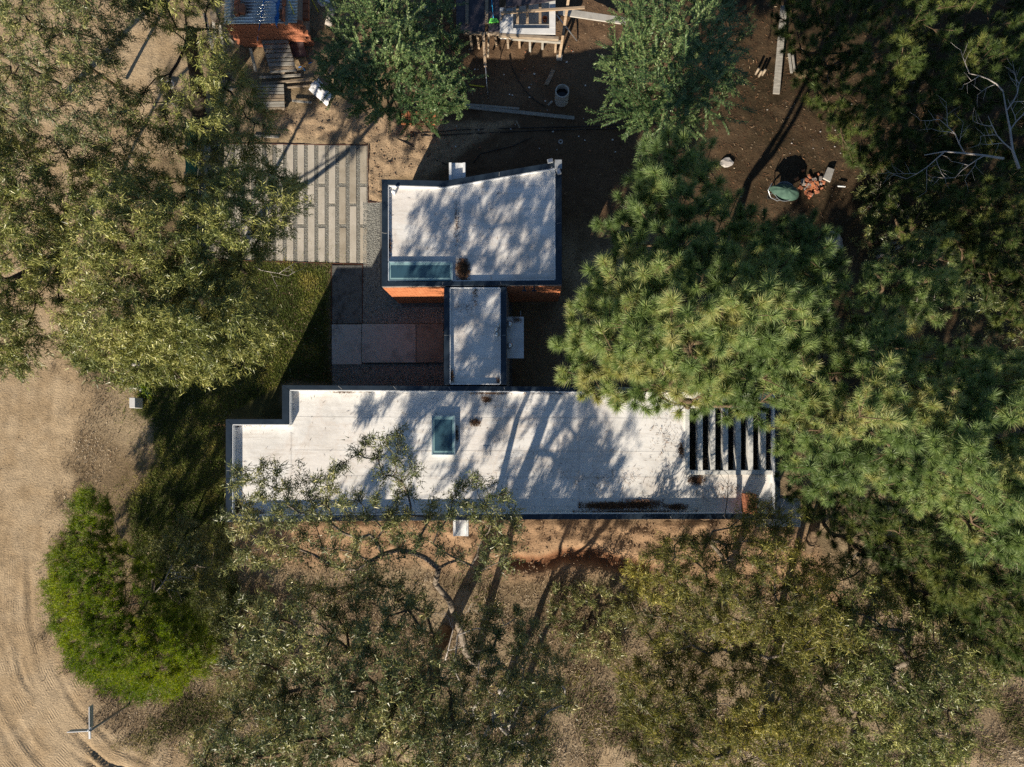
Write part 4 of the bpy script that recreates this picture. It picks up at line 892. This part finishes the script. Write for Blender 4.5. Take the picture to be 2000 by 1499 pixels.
chips('ground_specks', pick(6000, np.clip(wl3, 0, 1), 505), 0.07, 0.02, m_needlitter, 'scattered dark twigs and leaves on the bare sand', 'twigs', 0.4, seed=57)

# ------------------------------------------------------------------ street sign, meter box, rubble
b0 = P1(251, 1377, 0)
sg = thing('street_sign', 'grey street sign post with two empty blades on the road corner', 'street sign', b0)
HS = 2.45; q = MB(); q.tube([b0-[0, 0, .1], b0+[0, 0, HS]], 0.042, 12); q.build('post', m_pole, sg, smooth=True)
top = b0+np.array([0, 0, HS])
for a_, (dx, dy) in enumerate(((-0.05, 1.0), (-1.0, -0.06))):
    d = np.array([dx, dy, 0]); d /= np.linalg.norm(d); Ln = 0.78 if a_ == 0 else 0.74
    q = MB(); q.bar(top+d*0.10+[0, 0, -.12], top+d*(Ln+.1)+[0, 0, -.12], 0.016, 0.22); pn = q.build('sign_blade', m_signb, sg)
    q = MB(); q.bar(top+d*0.10+[0, 0, -.0], top+d*(Ln+.1)+[0, 0, -.0], 0.022, 0.02); q.build('blade_rim', m_signt, pn)
    q = MB(); q.bar(top+d*0.0+[0, 0, -.08], top+d*0.13+[0, 0, -.08], 0.06, 0.09); q.build('blade_clamp', m_signt, pn)
q = MB(); q.bar(top+[0, -.02, -.03], top+[0.02, -.28, -.03], 0.07, 0.05); q.build('cap_bracket', m_signt, sg)
q = MB(); q.prism(rectp(252.5, 777, 263.5, 797, .62), -.05, .62); mbx = bevel(q.build('meter_box', m_slab), 0.012); tag(mbx, 'small pale concrete meter pillar standing at the lawn edge by the road', 'meter box')
def blob(name, c, r, seed, m, parent=None, sub=2, flat=.6):
    import bmesh
    bm = bmesh.new(); bmesh.ops.create_icosphere(bm, subdivisions=sub, radius=1.0); g = random.Random(seed)
    V = np.array([v.co for v in bm.verts]); F = [tuple(v.index for v in f.verts) for f in bm.faces]; bm.free()
    V = V*(1+np.array([g.uniform(-.2, .2) for _ in V]))[:, None]*np.array(r)*np.array([1, 1, 1]); V[:, 2] = np.maximum(V[:, 2], -r[2]*.4)
    return mk(name, V+c, F, m, parent, smooth=False)
rb_c = P1(258, 733, 0)
rub = thing('rubble_heap', 'heap of pale rubble under the tree edge beside the meter pillar', 'rubble', rb_c)
g_ = random.Random(5)
for k in range(26):
    c = rb_c+np.array([g_.gauss(0, .28), g_.gauss(0, .28), g_.uniform(0, .12)]); s_ = g_.uniform(.05, .14)
    blob('stone', c, (s_, s_*g_.uniform(.6, 1), s_*.6), 100+k, m_rock, rub, 1)
q = MB(); q.tube([P1(268, 715, .2), P1(264, 735, .12), P1(263, 752, .06), P1(272, 763, .05), P1(277, 766, .04)], .014, 6); tag(q.build('garden_hose', m_tarp, smooth=True), 'thin green hose end curling out of the rubble heap', 'hose')
tree('broad_leaved_weed', 'small fresh green weed in the shadow of the meter pillar', 'weed', [(266, 750), (288, 750), (292, 770), (270, 772)], .15, .35, (279, 764), 8, mleaf=m_lf_br, seed=421, rb=.015, rise=10, depth=.05, R0=.18, ns=6, per=6, ll=.09, lw=.05, droop=0.1, up=.4, kind='leaf', bark=m_tarp, forkz=.06, rt=.004)

# ------------------------------------------------------------------ building site, top middle
def plank(name, a, b_, za, zb, w, h, m, label, cat='plank', group=None, parent=None):
    q = MB(); q.bar(P1(*a, za), P1(*b_, zb), w, h); o = bevel(q.build(name, m, parent), 0.005, 1)
    if parent is None: tag(o, label, cat, group)
    return o
fz = 1.1
site = thing('formwork_platform', 'raised timber formwork with black panels and a white concrete frame at the top edge', 'formwork', P1(980, 70, 0))
def slab(name, r, z0, z1, m, parent=site): 
    q = MB(); q.prism(rectp(*r, z1), z0, z1); return bevel(q.build(name, m, parent), .005, 1)
slab('black_panel', (891, -45, 947, 62), fz-.06, fz, m_ply); slab('black_panel', (954, -45, 975, 62), fz-.06, fz+.01, m_ply)
slab('timber_strip', (947.3, -45, 953.7, 46), fz-.06, fz+.05, m_woodb); slab('timber_strip', (909, -45, 915, 47), fz+.005, fz+.05, m_wood)
slab('concrete_beam', (976, 15, 1002, 55), fz-.35, fz+.02, m_slab); slab('concrete_beam', (976, 55.3, 1085, 67), fz-.35, fz+.02, m_slab)
slab('concrete_beam', (1073, -45, 1085, 55), fz-.35, fz+.025, m_slab); slab('concrete_beam', (1002.3, 47.5, 1072.7, 54.8), fz-.35, fz-.08, m_conc)
slab('concrete_floor', (1002.3, -45, 1072.7, 47), fz-.9, fz-.75, m_conc)
q = MB(); q.prism(polyp([(988, -10), (1086, -12), (1086, 0), (1040, 8), (989, 14)], fz+.15), fz+.1, fz+.15); q.build('black_panel', m_ply, site)
for x in (1008, 1027, 1052): plank('cross_batten', (x+3, -8), (x+3, 46), fz-.1, fz-.1, .11, .06, m_woodb, None, parent=site)
plank('long_batten', (978, 26), (1142, 15), fz+.12, fz+.12, .10, .07, m_woodb, None, parent=site)
plank('long_batten', (978, 40), (1000, -20), fz+.06, fz+.06, .08, .05, m_wood, None, parent=site)
plank('edge_board', (974, 69.5), (1091, 76.5), fz-.05, fz-.05, .12, .16, m_wood, None, parent=site)
plank('edge_board', (905, 65), (990, 67), fz-.1, fz-.1, .10, .12, m_wood, None, parent=site)
plank('edge_board', (1000, 76), (1095, 83), fz-.2, fz-.2, .09, .12, m_woodg, None, parent=site)
for x, y in ((918, 66), (932, 66), (967, 66), (991, 70), (1014, 71), (1035, 72), (1060, 74), (1086, 76), (893, 20), (1088, 20)):
    plank('prop', (x, y), tuple(proj(P1(x, y, fz-.1)*[1, 1, 0]+[0, random.uniform(-.1, .1), 0])), fz-.1, 0.0, .09, .09, random.choice([m_wood, m_woodb, m_woodg]), None, parent=site)
plank('diagonal_brace', (1112, -12), (1093, 112), fz+.3, .12, .11, .07, m_woodb, None, parent=site)
q = MB(); q.prism(rectp(1087, 108, 1098, 117, .1), -.02, .12); q.build('brace_foot', m_conc, site)
plank('diagonal_brace', (944, 64), (948, 131), fz, .85, .11, .07, m_woodb, None, parent=site)
plank('diagonal_brace', (955, 64), (953, 112), fz, .2, .08, .06, m_wood, None, parent=site)
q = MB(); q.tube([P1(948, 128, .9), P1(953, 194, .03)], .02, 8); tag(q.build('steel_pipe', m_galv, smooth=True), 'thin steel pipe propped against the formwork brace', 'pipe')
q = MB(); q.tube([P1(1086, 29, fz-.2), P1(1127, 80, .1)], .028, 8); tag(q.build('steel_prop', m_galv, smooth=True), 'slanting silver steel prop at the right corner of the formwork', 'pipe')
# planks of deck beyond the panel
for i, y in enumerate((12, -6)):
    plank('scaffold_board', (815, y), (889, y+3), .85, .85, .14, .05, m_woodg, ['lower grey scaffold board left of the black panel', 'upper grey scaffold board left of the black panel'][i])
plank('concrete_plank', (1086, 22), (1222, 42), .8, .3, .30, .06, m_conc, 'wide grey plank leaning down to the right of the formwork')
br = thing('broom', 'broom with light blue handle and bright green bristles lying on the black panel', 'broom', P1(962, 30, fz))
q = MB(); q.tube([P1(959, -15, fz+.12), P1(963.8, 37, fz+.08)], .016, 8); q.build('handle', m_cyan, br, smooth=True)
q = MB(); q.prism(polyp([(958, 36), (970, 36), (974, 43), (955, 44)], fz+.1), fz+.03, fz+.1); q.build('brush_head', m_green, br)
q = MB(); q.lathe(P1(1064, 41, fz-.74), [(.07, 0), (.10, .2), (.105, .2), (.08, .01)], 16); tag(q.build('bucket', m_brick, smooth=True), 'small orange bucket inside the concrete frame', 'bucket')
# well ring
wc = P1(1096.5, 197, 0); wr = thing('well_ring', 'upright grey concrete pipe ring holding dark water on shaded soil', 'concrete ring', wc)
q = MB(); q.lathe(wc, [(.285, -.05), (.285, .84), (.245, .84), (.245, .05)], 32); q.build('ring', m_conc, wr, smooth=False)
q = MB(); q.lathe(wc, [(.246, .55), (0, .55)], 32); q.build('water_surface', m_water, wr)
plank('long_plank', (906, 204), (1014, 213), .08, .08, .09, .06, m_woodg, 'shorter upper plank of the pair lying north of the house')
plank('long_plank', (910, 209), (1122, 231), .06, .06, .15, .06, m_woodg, 'longest grey plank lying on the dark soil north of the house')
plank('short_board', (1067, 166), (1081, 137), .05, .05, .17, .04, m_wood, 'short brown board left of the concrete ring')
plank('short_board', (1070, 206), (1079, 198), .05, .05, .08, .04, m_woodg, 'tiny grey offcut at the foot of the concrete ring')
plank('short_board', (1008, 236), (1015, 250), .05, .05, .07, .04, m_wood, 'brown offcut on the soil above the roof spout')
plank('edge_plank', (495, 266), (545, 268), .08, .08, .10, .05, m_woodg, 'short pale plank just above the paved yard edge')
for i, (x0, y0, x1, y1) in enumerate(((640, 205, 700, 228), (650, 240, 720, 232), (800, 240, 850, 262), (790, 250, 850, 256))):
    pass
hose = [[(995, 108), (1000, 128), (1012, 155), (1026, 177), (1046, 196), (1066, 208)], [(800, 262), (900, 254), (1000, 251), (1120, 248), (1230, 244), (1320, 240)], [(790, 268), (920, 262), (1060, 256), (1260, 250)], [(925, 318), (940, 300), (1000, 285), (1040, 268)], [(775, 270), (800, 285), (830, 305), (872, 322)]]
hl = ['black hose curving down to the concrete ring', 'upper black cable along the site boundary', 'lower black cable along the site boundary', 'black hose from the roof spout toward the boundary', 'dark hose crossing the sunlit dirt corner beside the roof']
for p_, l_ in zip(hose, hl):
    q = MB(); q.tube([P1(x+random.uniform(-2, 2), y+random.uniform(-1, 1), .04) for x, y in p_], .022, 6); tag(q.build('hose', m_black, smooth=True), l_, 'hose')
q = MB(); q.lathe(P1(1095, 278, 0), [(.10, 0), (.10, .05), (.05, .05), (.05, 0)], 16); tag(q.build('pipe_fitting', m_rock), 'small grey ring lying north east of the roof corner', 'pipe fitting')
g_ = random.Random(9)
dbr = thing('site_debris', 'bits of pale plaster and brick strewn over the dark building site soil', 'debris', P1(1060, 190, 0))
for k in range(70):
    x, y = g_.uniform(880, 1220), g_.uniform(85, 300); s_ = g_.uniform(.02, .055)
    blob('fragment', P1(x, y, .04), (s_, s_*.8, s_*.5), 300+k, g_.choice([m_slab, m_rock, m_slab, m_brickd]), dbr, 1)
# brick stack under the broadleaf tree
bs = thing('brick_stack', 'orange hollow bricks stacked under the broadleaf tree edge', 'brick stack', P1(815, 232, 0))
for r in range(3):
    for c_ in range(5):
        for w_ in range(2):
            x = 783+c_*14; y = 218+w_*12; q = MB(); q.prism(rectp(x, y, x+12.6, y+10.8, r*.19+.18), r*.19, r*.19+.18); bevel(q.build('brick', m_brick, bs), .006, 1)
# ------------------------------------------------------------------ brick shed, top left
hz = 1.72
shed = thing('brick_shed', 'low hollow brick shed with a corrugated zinc roof at the top edge', 'shed', P1(530, 60, 0))
a0 = P1(437, 48, hz); a1 = P1(580, 50, hz); top_y = P1(437, -70, hz)[1]
nxr = 170; V = []; F = []
ys = np.linspace(a0[1], top_y, nxr)
for i, y in enumerate(ys):
    zz = hz+0.03*math.sin((y-a0[1])*2*math.pi/0.13); xl = a0[0]; xr = a1[0]
    V += [(xl, y, zz), (xr, y, zz)]
for i in range(nxr-1): F.append((2*i, 2*i+1, 2*i+3, 2*i+2))
zs = mk('roof_sheet', V, F, m_zinc, shed, smooth=True)
sol = zs.modifiers.new('s', 'SOLIDIFY'); sol.thickness = .01
wl0 = P1(443, 50, hz-.06); wr0 = P1(578, 51.5, hz-.06); bl, bh = .33, .18
ncol = int((wr0[0]-wl0[0])/(bl+.012)); brick_me = None
for r in range(9):
    for c_ in range(ncol+1):
        x = wl0[0]+c_*(bl+.012)-(bl/2 if r % 2 else 0)+random.uniform(-.008, .008); yv = wl0[1]+.04+random.uniform(-.012, .012)
        if brick_me is None:
            q = MB(); q.prism([(0, 0), (bl, 0), (bl, .17), (0, .17)], 0, bh-.012); b1 = q.build('brick', m_brickd, shed, org=(0, 0, 0)); brick_me = b1.data; bevel(b1, .006, 1)
        else:
            b1 = bpy.data.objects.new('brick', brick_me); COL.objects.link(b1); b1.parent = shed
        b1.location = tuple(np.array([x, yv, .0+r*bh])-woff(shed))
q = MB(); q.prism([(wl0[0], wl0[1]+.22), (wr0[0], wr0[1]+.22), (wr0[0], top_y), (wl0[0], top_y)], 0, hz-.05); q.build('wall', m_mortar, shed)
rbx = [((457, -6, 466, 9), 'brick lying at the top edge of the zinc roof', m_brickd), ((465.8, 7, 476, 25), 'right hand brick of the trio on the left of the zinc roof', m_brickd), ((456.5, 10.5, 465.3, 28), 'left hand brick of the trio on the left of the zinc roof', m_brickd), ((551, 14, 555.5, 38), 'upright brown brick beside the blue rope on the zinc roof', m_brickd), ((546.5, 18, 550.3, 36), 'thin red brick beside the blue rope on the zinc roof', m_edge), ((551, -12, 557, 9), 'brick above the blue rope on the right of the zinc roof', m_brickd)]
for r, l_, mm in rbx:
    q = MB(); q.prism(rectp(*r, hz+.2), hz+.02, hz+.2); tag(bevel(q.build('brick', mm), .006, 1), l_, 'brick', 'bricks weighing down the zinc roof')
plank('roof_batten', (452.5, -40), (453, 40), hz+.06, hz+.06, .10, .05, m_woodg, 'grey batten on the left side of the zinc roof')
plank('roof_batten', (559, -40), (559.5, 49), hz+.06, hz+.06, .11, .05, m_woodg, 'grey batten on the right side of the zinc roof')
def rope(pts, r, m, label, cat='rope', zs_=None):
    q = MB(); q.tube([P1(x, y, z) for x, y, z in pts], r, 6); tag(q.build('rope', m, smooth=True), label, cat)
rope([(517, -20, hz+.05), (514, 12, hz+.05), (508, 46, hz+.05), (505, 62, 1.1), (503, 80, .5)], .018, m_blue, 'long blue rope running down the zinc roof and brick wall')
for k in range(5):
    rope([(548-k*2, -5+k*3, hz+.05), (545-k, 12+k*2, hz+.07), (541+k, 28, hz+.05), (537+k*2, 36-k, hz+.06), (540, 50, hz+.04)], .02, m_blue, ['blue rope bundle strand nearest the roof batten', 'second blue strand of the rope bundle on the zinc roof', 'middle blue strand of the rope bundle on the zinc roof', 'fourth blue strand of the rope bundle on the zinc roof', 'leftmost blue strand of the rope bundle on the zinc roof'][k])
rope([(540, 50, hz+.04), (543, 57, 1.2), (549, 66, .8)], .014, m_blue, 'blue rope tail hanging over the shed brick wall')
rope([(516, 3, hz+.06), (530, 0, hz+.06), (541, 8, hz+.06)], .014, m_blue, 'thin blue rope linking across the zinc roof')
q = MB(); q.tube([P1(565, 3, hz+.08), P1(575, 29, hz+.06)], .02, 6); tag(q.build('yellow_rod', m_yel), 'yellow rod lying on the zinc roof corner', 'rod')
q = MB(); q.tube([P1(608, -2, .4), P1(622, 24, .1)], .022, 6); tag(q.build('yellow_rod', m_yel), 'yellow rod on the dark ground right of the shed', 'rod')
q = MB(); q.tube([P1(916, 166, .05), P1(946, 170, .05)], .025, 6); tag(q.build('yellow_rod', m_yel), 'yellow rod sticking out from the broadleaf tree', 'rod')
for c_ in range(4):
    pass
st = thing('leaning_brick_pile', 'narrow pile of red hollow bricks right of the zinc roof', 'brick stack', P1(598, 15, 0))
for r in range(5):
    for c_ in range(4):
        q = MB(); y = -22+c_*15; q.prism(rectp(585, y, 602, y+13.5, r*.19+.18), r*.19, r*.19+.18); q.build('brick', m_brickd, st)
bag = blob('cement_bag', P1(633, 4, .25), (.26, .2, .14), 61, m_sack, None, 3); tag(bag, 'white bag at the top edge right of the shed', 'bag')
q = MB(); q.tube([P1(641, 50, .15), P1(652, 5, .3)], [.15, .13], 12); tag(q.build('short_log', m_dead, smooth=True), 'thick grey log propped right of the shed', 'log')
def pallet(label, cor, z, nsl=8):
    c = [P1(*p, z) for p in cor]; t_ = thing('pallet', label, 'pallet', (c[0]+c[2])/2*[1, 1, 0]+[0, 0, 0], 'timber pallets below the shed')
    sp = [0, .14, .30, .42, .58, .70, .84, .94]; wd3 = [.10, .12, .08, .12, .08, .11, .07, .06]
    for s_, w_ in zip(sp, wd3):
        a = c[0]*(1-s_)+c[3]*s_; b_ = c[1]*(1-s_)+c[2]*s_; a2 = c[0]*(1-s_-w_)+c[3]*(s_+w_); b2 = c[1]*(1-s_-w_)+c[2]*(s_+w_)
        q = MB(); q.prism([a, b_, b2, a2], z-.02, z+random.uniform(-.002, .004)); q.build('slat', random.choice([m_woodg, m_wood, m_woodg]), t_)
    for f in (.03, .48, .93):
        a = c[0]*(1-f)+c[1]*f; b_ = c[3]*(1-f)+c[2]*f; q = MB(); q.bar(a-[0, 0, .075], b_-[0, 0, .075], .09, .10); q.build('runner', m_wood, t_)
    for s_ in (0, .42, .9):
        a = c[0]*(1-s_)+c[3]*s_; b_ = c[1]*(1-s_)+c[2]*s_; q = MB(); q.bar(a-[0, 0, .14], b_-[0, 0, .14], .10, .02); q.build('bottom_board', m_wood, t_)
pallet('weathered grey pallet leaning against the shed brick wall', [(510.5, 79.5), (562, 78), (579.5, 139.5), (528.5, 142.5)], .55)
pallet('lower pallet half hidden by leaves above the paved yard', [(492, 166), (554, 165), (556, 213), (495, 214)], .22)
q = MB(); q.prism(polyp([(566, 83), (592, 82), (599, 110), (573, 112)], .35), .30, .35); tag(q.build('dark_board', m_ply), 'dark square board right of the upper pallet', 'board')
cb = MB(); cc = polyp([(580, 112), (593, 106), (600, 121), (587, 128)], .25); cb.prism(cc, 0, .25)
cbx = cb.build('cardboard_box', m_card); tag(cbx, 'brown cardboard box on the ground right of the pallet', 'box')
rope([(583, 132, .05), (594, 129, .05), (609, 122, .05)], .02, m_blue, 'blue strap lying below the cardboard box')
rope([(589, 126, .04), (592, 133, .04), (596, 139, .04)], .02, m_blue, 'short crossing blue strap below the cardboard box')
pls = [((507, 152), (588, 147), .11, 'upper pale plank below the leaning pallet'), ((492, 166), (604, 156), .11, 'long pale plank just under the leaning pallet'), ((554, 172), (603, 168), .07, 'narrow plank right of the lower pallet'), ((571, 197), (609, 201), .09, 'short plank on the sandy soil right of the lower pallet'), ((392, 166), (440, 159), .11, 'plank crossing behind the dark leaning trunk'), ((525, 142), (555, 143), .08, 'stub of plank at the foot of the leaning pallet'), ((434, 178), (455, 175), .09, 'short pale plank near the dark trunk')]
for i, (a, b_, w_, l_) in enumerate(pls): plank('loose_plank', a, b_, .08+.05*(i % 2), .10+.05*(i % 2), w_, .05, random.choice([m_woodg, m_wood]), l_, group='loose planks around the shed')
pls = [((399, 25), (420, 114), 'left long board leaning beside the shed'), ((417, 43), (423, 97), 'middle bright board leaning beside the shed'), ((426, 28), (438, 110), 'right long board leaning beside the shed'), ((440, 68), (456, 86), 'short brown board at the shed wall corner'), ((489, 95), (500, 140), 'thin grey board left of the leaning pallet')]
for a, b_, l_ in pls: plank('leaning_board', a, b_, 1.1, .15, .13, .04, m_woodg, l_, group='boards leaning beside the shed')
q = MB(); q.prism(polyp([(409, 23), (420, 22), (425, 36), (420, 43), (412, 38)], 1.2), .9, 1.2); tag(q.build('timber_block', m_wood), 'square timber block on top of the leaning boards', 'block')
# crumpled white sack
gx, gy = np.meshgrid(np.linspace(0, 1, 14), np.linspace(0, 1, 20), indexing='ij'); cs = [P1(604, 176, .1), P1(622, 155, .1), P1(652, 190, .1), P1(640, 208, .1)]
pp = (cs[0][None, None]*((1-gx)*(1-gy))[..., None]+cs[1][None, None]*((gx)*(1-gy))[..., None]+cs[2][None, None]*(gx*gy)[..., None]+cs[3][None, None]*((1-gx)*gy)[..., None])
pp[..., 2] = .04+.16*np.sin(gx*math.pi)+.10*vnoise(gx, gy, .12, 3)
i_, j_ = np.meshgrid(np.arange(13), np.arange(19), indexing='ij'); Fq = np.stack([i_*20+j_, (i_+1)*20+j_, (i_+1)*20+j_+1, i_*20+j_+1], -1).reshape(-1, 4)
o = mk('white_sack', pp.reshape(-1, 3), Fq, m_sack, smooth=True); so = o.modifiers.new('s', 'SOLIDIFY'); so.thickness = .02; tag(o, 'crumpled white woven sack lying beside the broadleaf tree', 'sack')
q = MB(); c = P1(331, 166, .1); n = 22
q.tube([c+np.array([.19*math.cos(t_), .19*math.sin(t_), 0]) for t_ in np.linspace(-1.9, 4.38, n)], .035, 8); tag(q.build('old_tyre', m_tyre, smooth=True), 'small pale old tyre on the sand by the green fence', 'tyre')
# green net fence
fn = thing('net_fence', 'low green shade net fence left of the paved yard', 'fence', P1(384, 380, 0))
f0 = P1(360, 232, 1.15); f1 = P1(359, 505, 1.15); nn_ = 24; V = []; F = []
for i in range(nn_+1):
    p = f0*(1-i/nn_)+f1*i/nn_
    for k in range(5): V.append((p[0]+.03*math.sin(i*1.3+k), p[1], .02+1.1*k/4-.05*(k == 4)*math.sin(i*.9)**2))
for i in range(nn_):
    for k in range(4): F.append((i*5+k, (i+1)*5+k, (i+1)*5+k+1, i*5+k+1))
o = mk('net', V, F, m_net, fn, smooth=True); so = o.modifiers.new('s', 'SOLIDIFY'); so.thickness = .006
for i in range(6):
    p = f0*(1-i/5)+f1*i/5; q = MB(); q.tube([(p[0]+.06, p[1], -.1), (p[0]+.06, p[1], 1.25)], .035, 8); q.build('post', m_wood, fn, smooth=True)
for i, (a, b_) in enumerate((((330, 195), (345, 213)), ((335, 254), (357, 266)), ((328, 252), (343, 267)))):
    plank('fence_offcut', a, b_, .15, .1, .07, .04, m_woodb if i == 1 else m_dead, ['pale stick beside the tyre', 'orange brown board at the net fence foot', 'white stick left of the orange brown board'][i])
# ------------------------------------------------------------------ shaded yard, top right
plank('long_board', (1531, 12), (1516, 184), .35, .10, .27, .06, m_woodg, 'long wide grey board lying in the gap between the two top trees')
plank('side_board', (1541, 105), (1546, 143), .12, .1, .10, .05, m_woodg, 'left short board beside the long wide board')
plank('side_board', (1548, 108), (1552, 140), .12, .1, .08, .05, m_woodg, 'right short board beside the long wide board')
for i, (x, y) in enumerate(((1476, 145), (1482, 150), (1489, 147))):
    q = MB(); b0 = P1(x, y, 0); q.tube([b0-[0, 0, .05], b0+[0.02, 0.05, .35]], .05, 8); tag(q.build('stake', m_wood, smooth=True), ['left wooden stake by the long board', 'middle wooden stake by the long board', 'right wooden stake by the long board'][i], 'stake', 'stakes by the long board')
bun = thing('wheelbarrow', 'wheelbarrow heaped with a green sheet beside the brick rubble', 'wheelbarrow', P1(1533, 385, 0))
gx, gy = np.meshgrid(np.linspace(0, 2*math.pi, 29)[:-1], np.linspace(0, 1, 9), indexing='ij')
cc = P1(1533, 374, .6); xr = .62*np.cos(gx)*gy; yr = .30*np.sin(gx)*gy*(1+.25*np.cos(gx)); zz = .62+.22*(1-gy**2)+.03*np.sin(gx*7)*gy-.12*(gy > .99)
rot = -.28; V = np.stack([cc[0]+xr*math.cos(rot)-yr*math.sin(rot), cc[1]+xr*math.sin(rot)+yr*math.cos(rot), zz], -1)
F = [(i*9+k, ((i+1) % 28)*9+k, ((i+1) % 28)*9+k+1, i*9+k+1) for i in range(28) for k in range(8)]
mk('green_sheet', V.reshape(-1, 3), F, m_tarp, bun, smooth=True)
q = MB(); q.lathe(cc*[1, 1, 0]+[0, 0, 0], [(.2, .2), (.42, .58), (.40, .58), (.18, .22), (0, .22)], 20); q.build('tray', m_grey, bun)
q = MB(); wc2 = P1(1511, 383, .2); q.tube([wc2+np.array([.26*math.cos(t_), .05*math.sin(t_)-.02, .24*math.sin(t_)+.05]) for t_ in np.linspace(0, 6.28, 20)], .03, 6); q.build('wheel', m_black, bun, smooth=True)
q = MB(); q.tube([P1(1508, 358, .65), P1(1500, 372, .5), P1(1505, 386, .3), P1(1518, 393, .25), P1(1531, 389, .25)], .018, 6); q.build('handle_frame', m_galv, bun, smooth=True)
rbk = thing('brick_rubble', 'broken orange bricks heaped right of the green covered wheelbarrow', 'brick rubble', P1(1580, 355, 0))
g_ = random.Random(14)
for k in range(60):
    x = g_.gauss(1581, 11); y = g_.gauss(360, 11); s_ = g_.uniform(.04, .10)
    c = P1(x, y, .05+g_.uniform(0, .12)); an = g_.uniform(0, 3.14); d = np.array([math.cos(an), math.sin(an), g_.uniform(-.3, .3)])*s_
    q = MB(); q.bar(c-d, c+d, s_*1.2, s_*.9); q.build('brick_piece', g_.choice([m_brickd, m_brickd, m_mortar, m_brick]), rbk)
q = MB(); q.prism(polyp([(1619, 325), (1631, 330), (1621, 356), (1608, 348)], .3), [.22, .26, .16, .12], [.30, .34, .24, .20]); tag(q.build('paving_stone', m_conc), 'pale rectangular slab propped at the end of the brick rubble', 'slab')
q = MB(); q.tube([P1(1636, 364, .2), P1(1651, 365, .2)], .03, 8); tag(q.build('white_tube', m_white), 'short white tube right of the pale slab', 'tube')
o = blob('boulder', P1(1628, 478, .3), (.32, .52, .35), 71, m_rock, None, 3); tag(o, 'grey rounded boulder at the right edge of the big pine', 'boulder')
o = blob('grey_sheet', P1(1420, 318, .08), (.28, .2, .08), 72, m_rock, None, 2); tag(o, 'crumpled grey plastic on the soil above the big pine', 'plastic sheet')
g_ = random.Random(15)
sd2 = thing('litter_scraps', 'pale scraps scattered on the brown soil of the shaded yard', 'scraps', P1(1500, 280, 0))
for k in range(26):
    s_ = g_.uniform(.015, .045); blob('scrap', P1(g_.uniform(1380, 1680), g_.uniform(200, 400), .04), (s_, s_*.7, s_*.4), 500+k, g_.choice([m_rock, m_wood, m_dead]), sd2, 1)

print('TRIS', sum(sum(len(p.vertices)-2 for p in o.data.polygons) if len(o.data.polygons) < 3000 else (len(o.data.loops)-2*len(o.data.polygons)) for o in S.objects if o.type == 'MESH'))
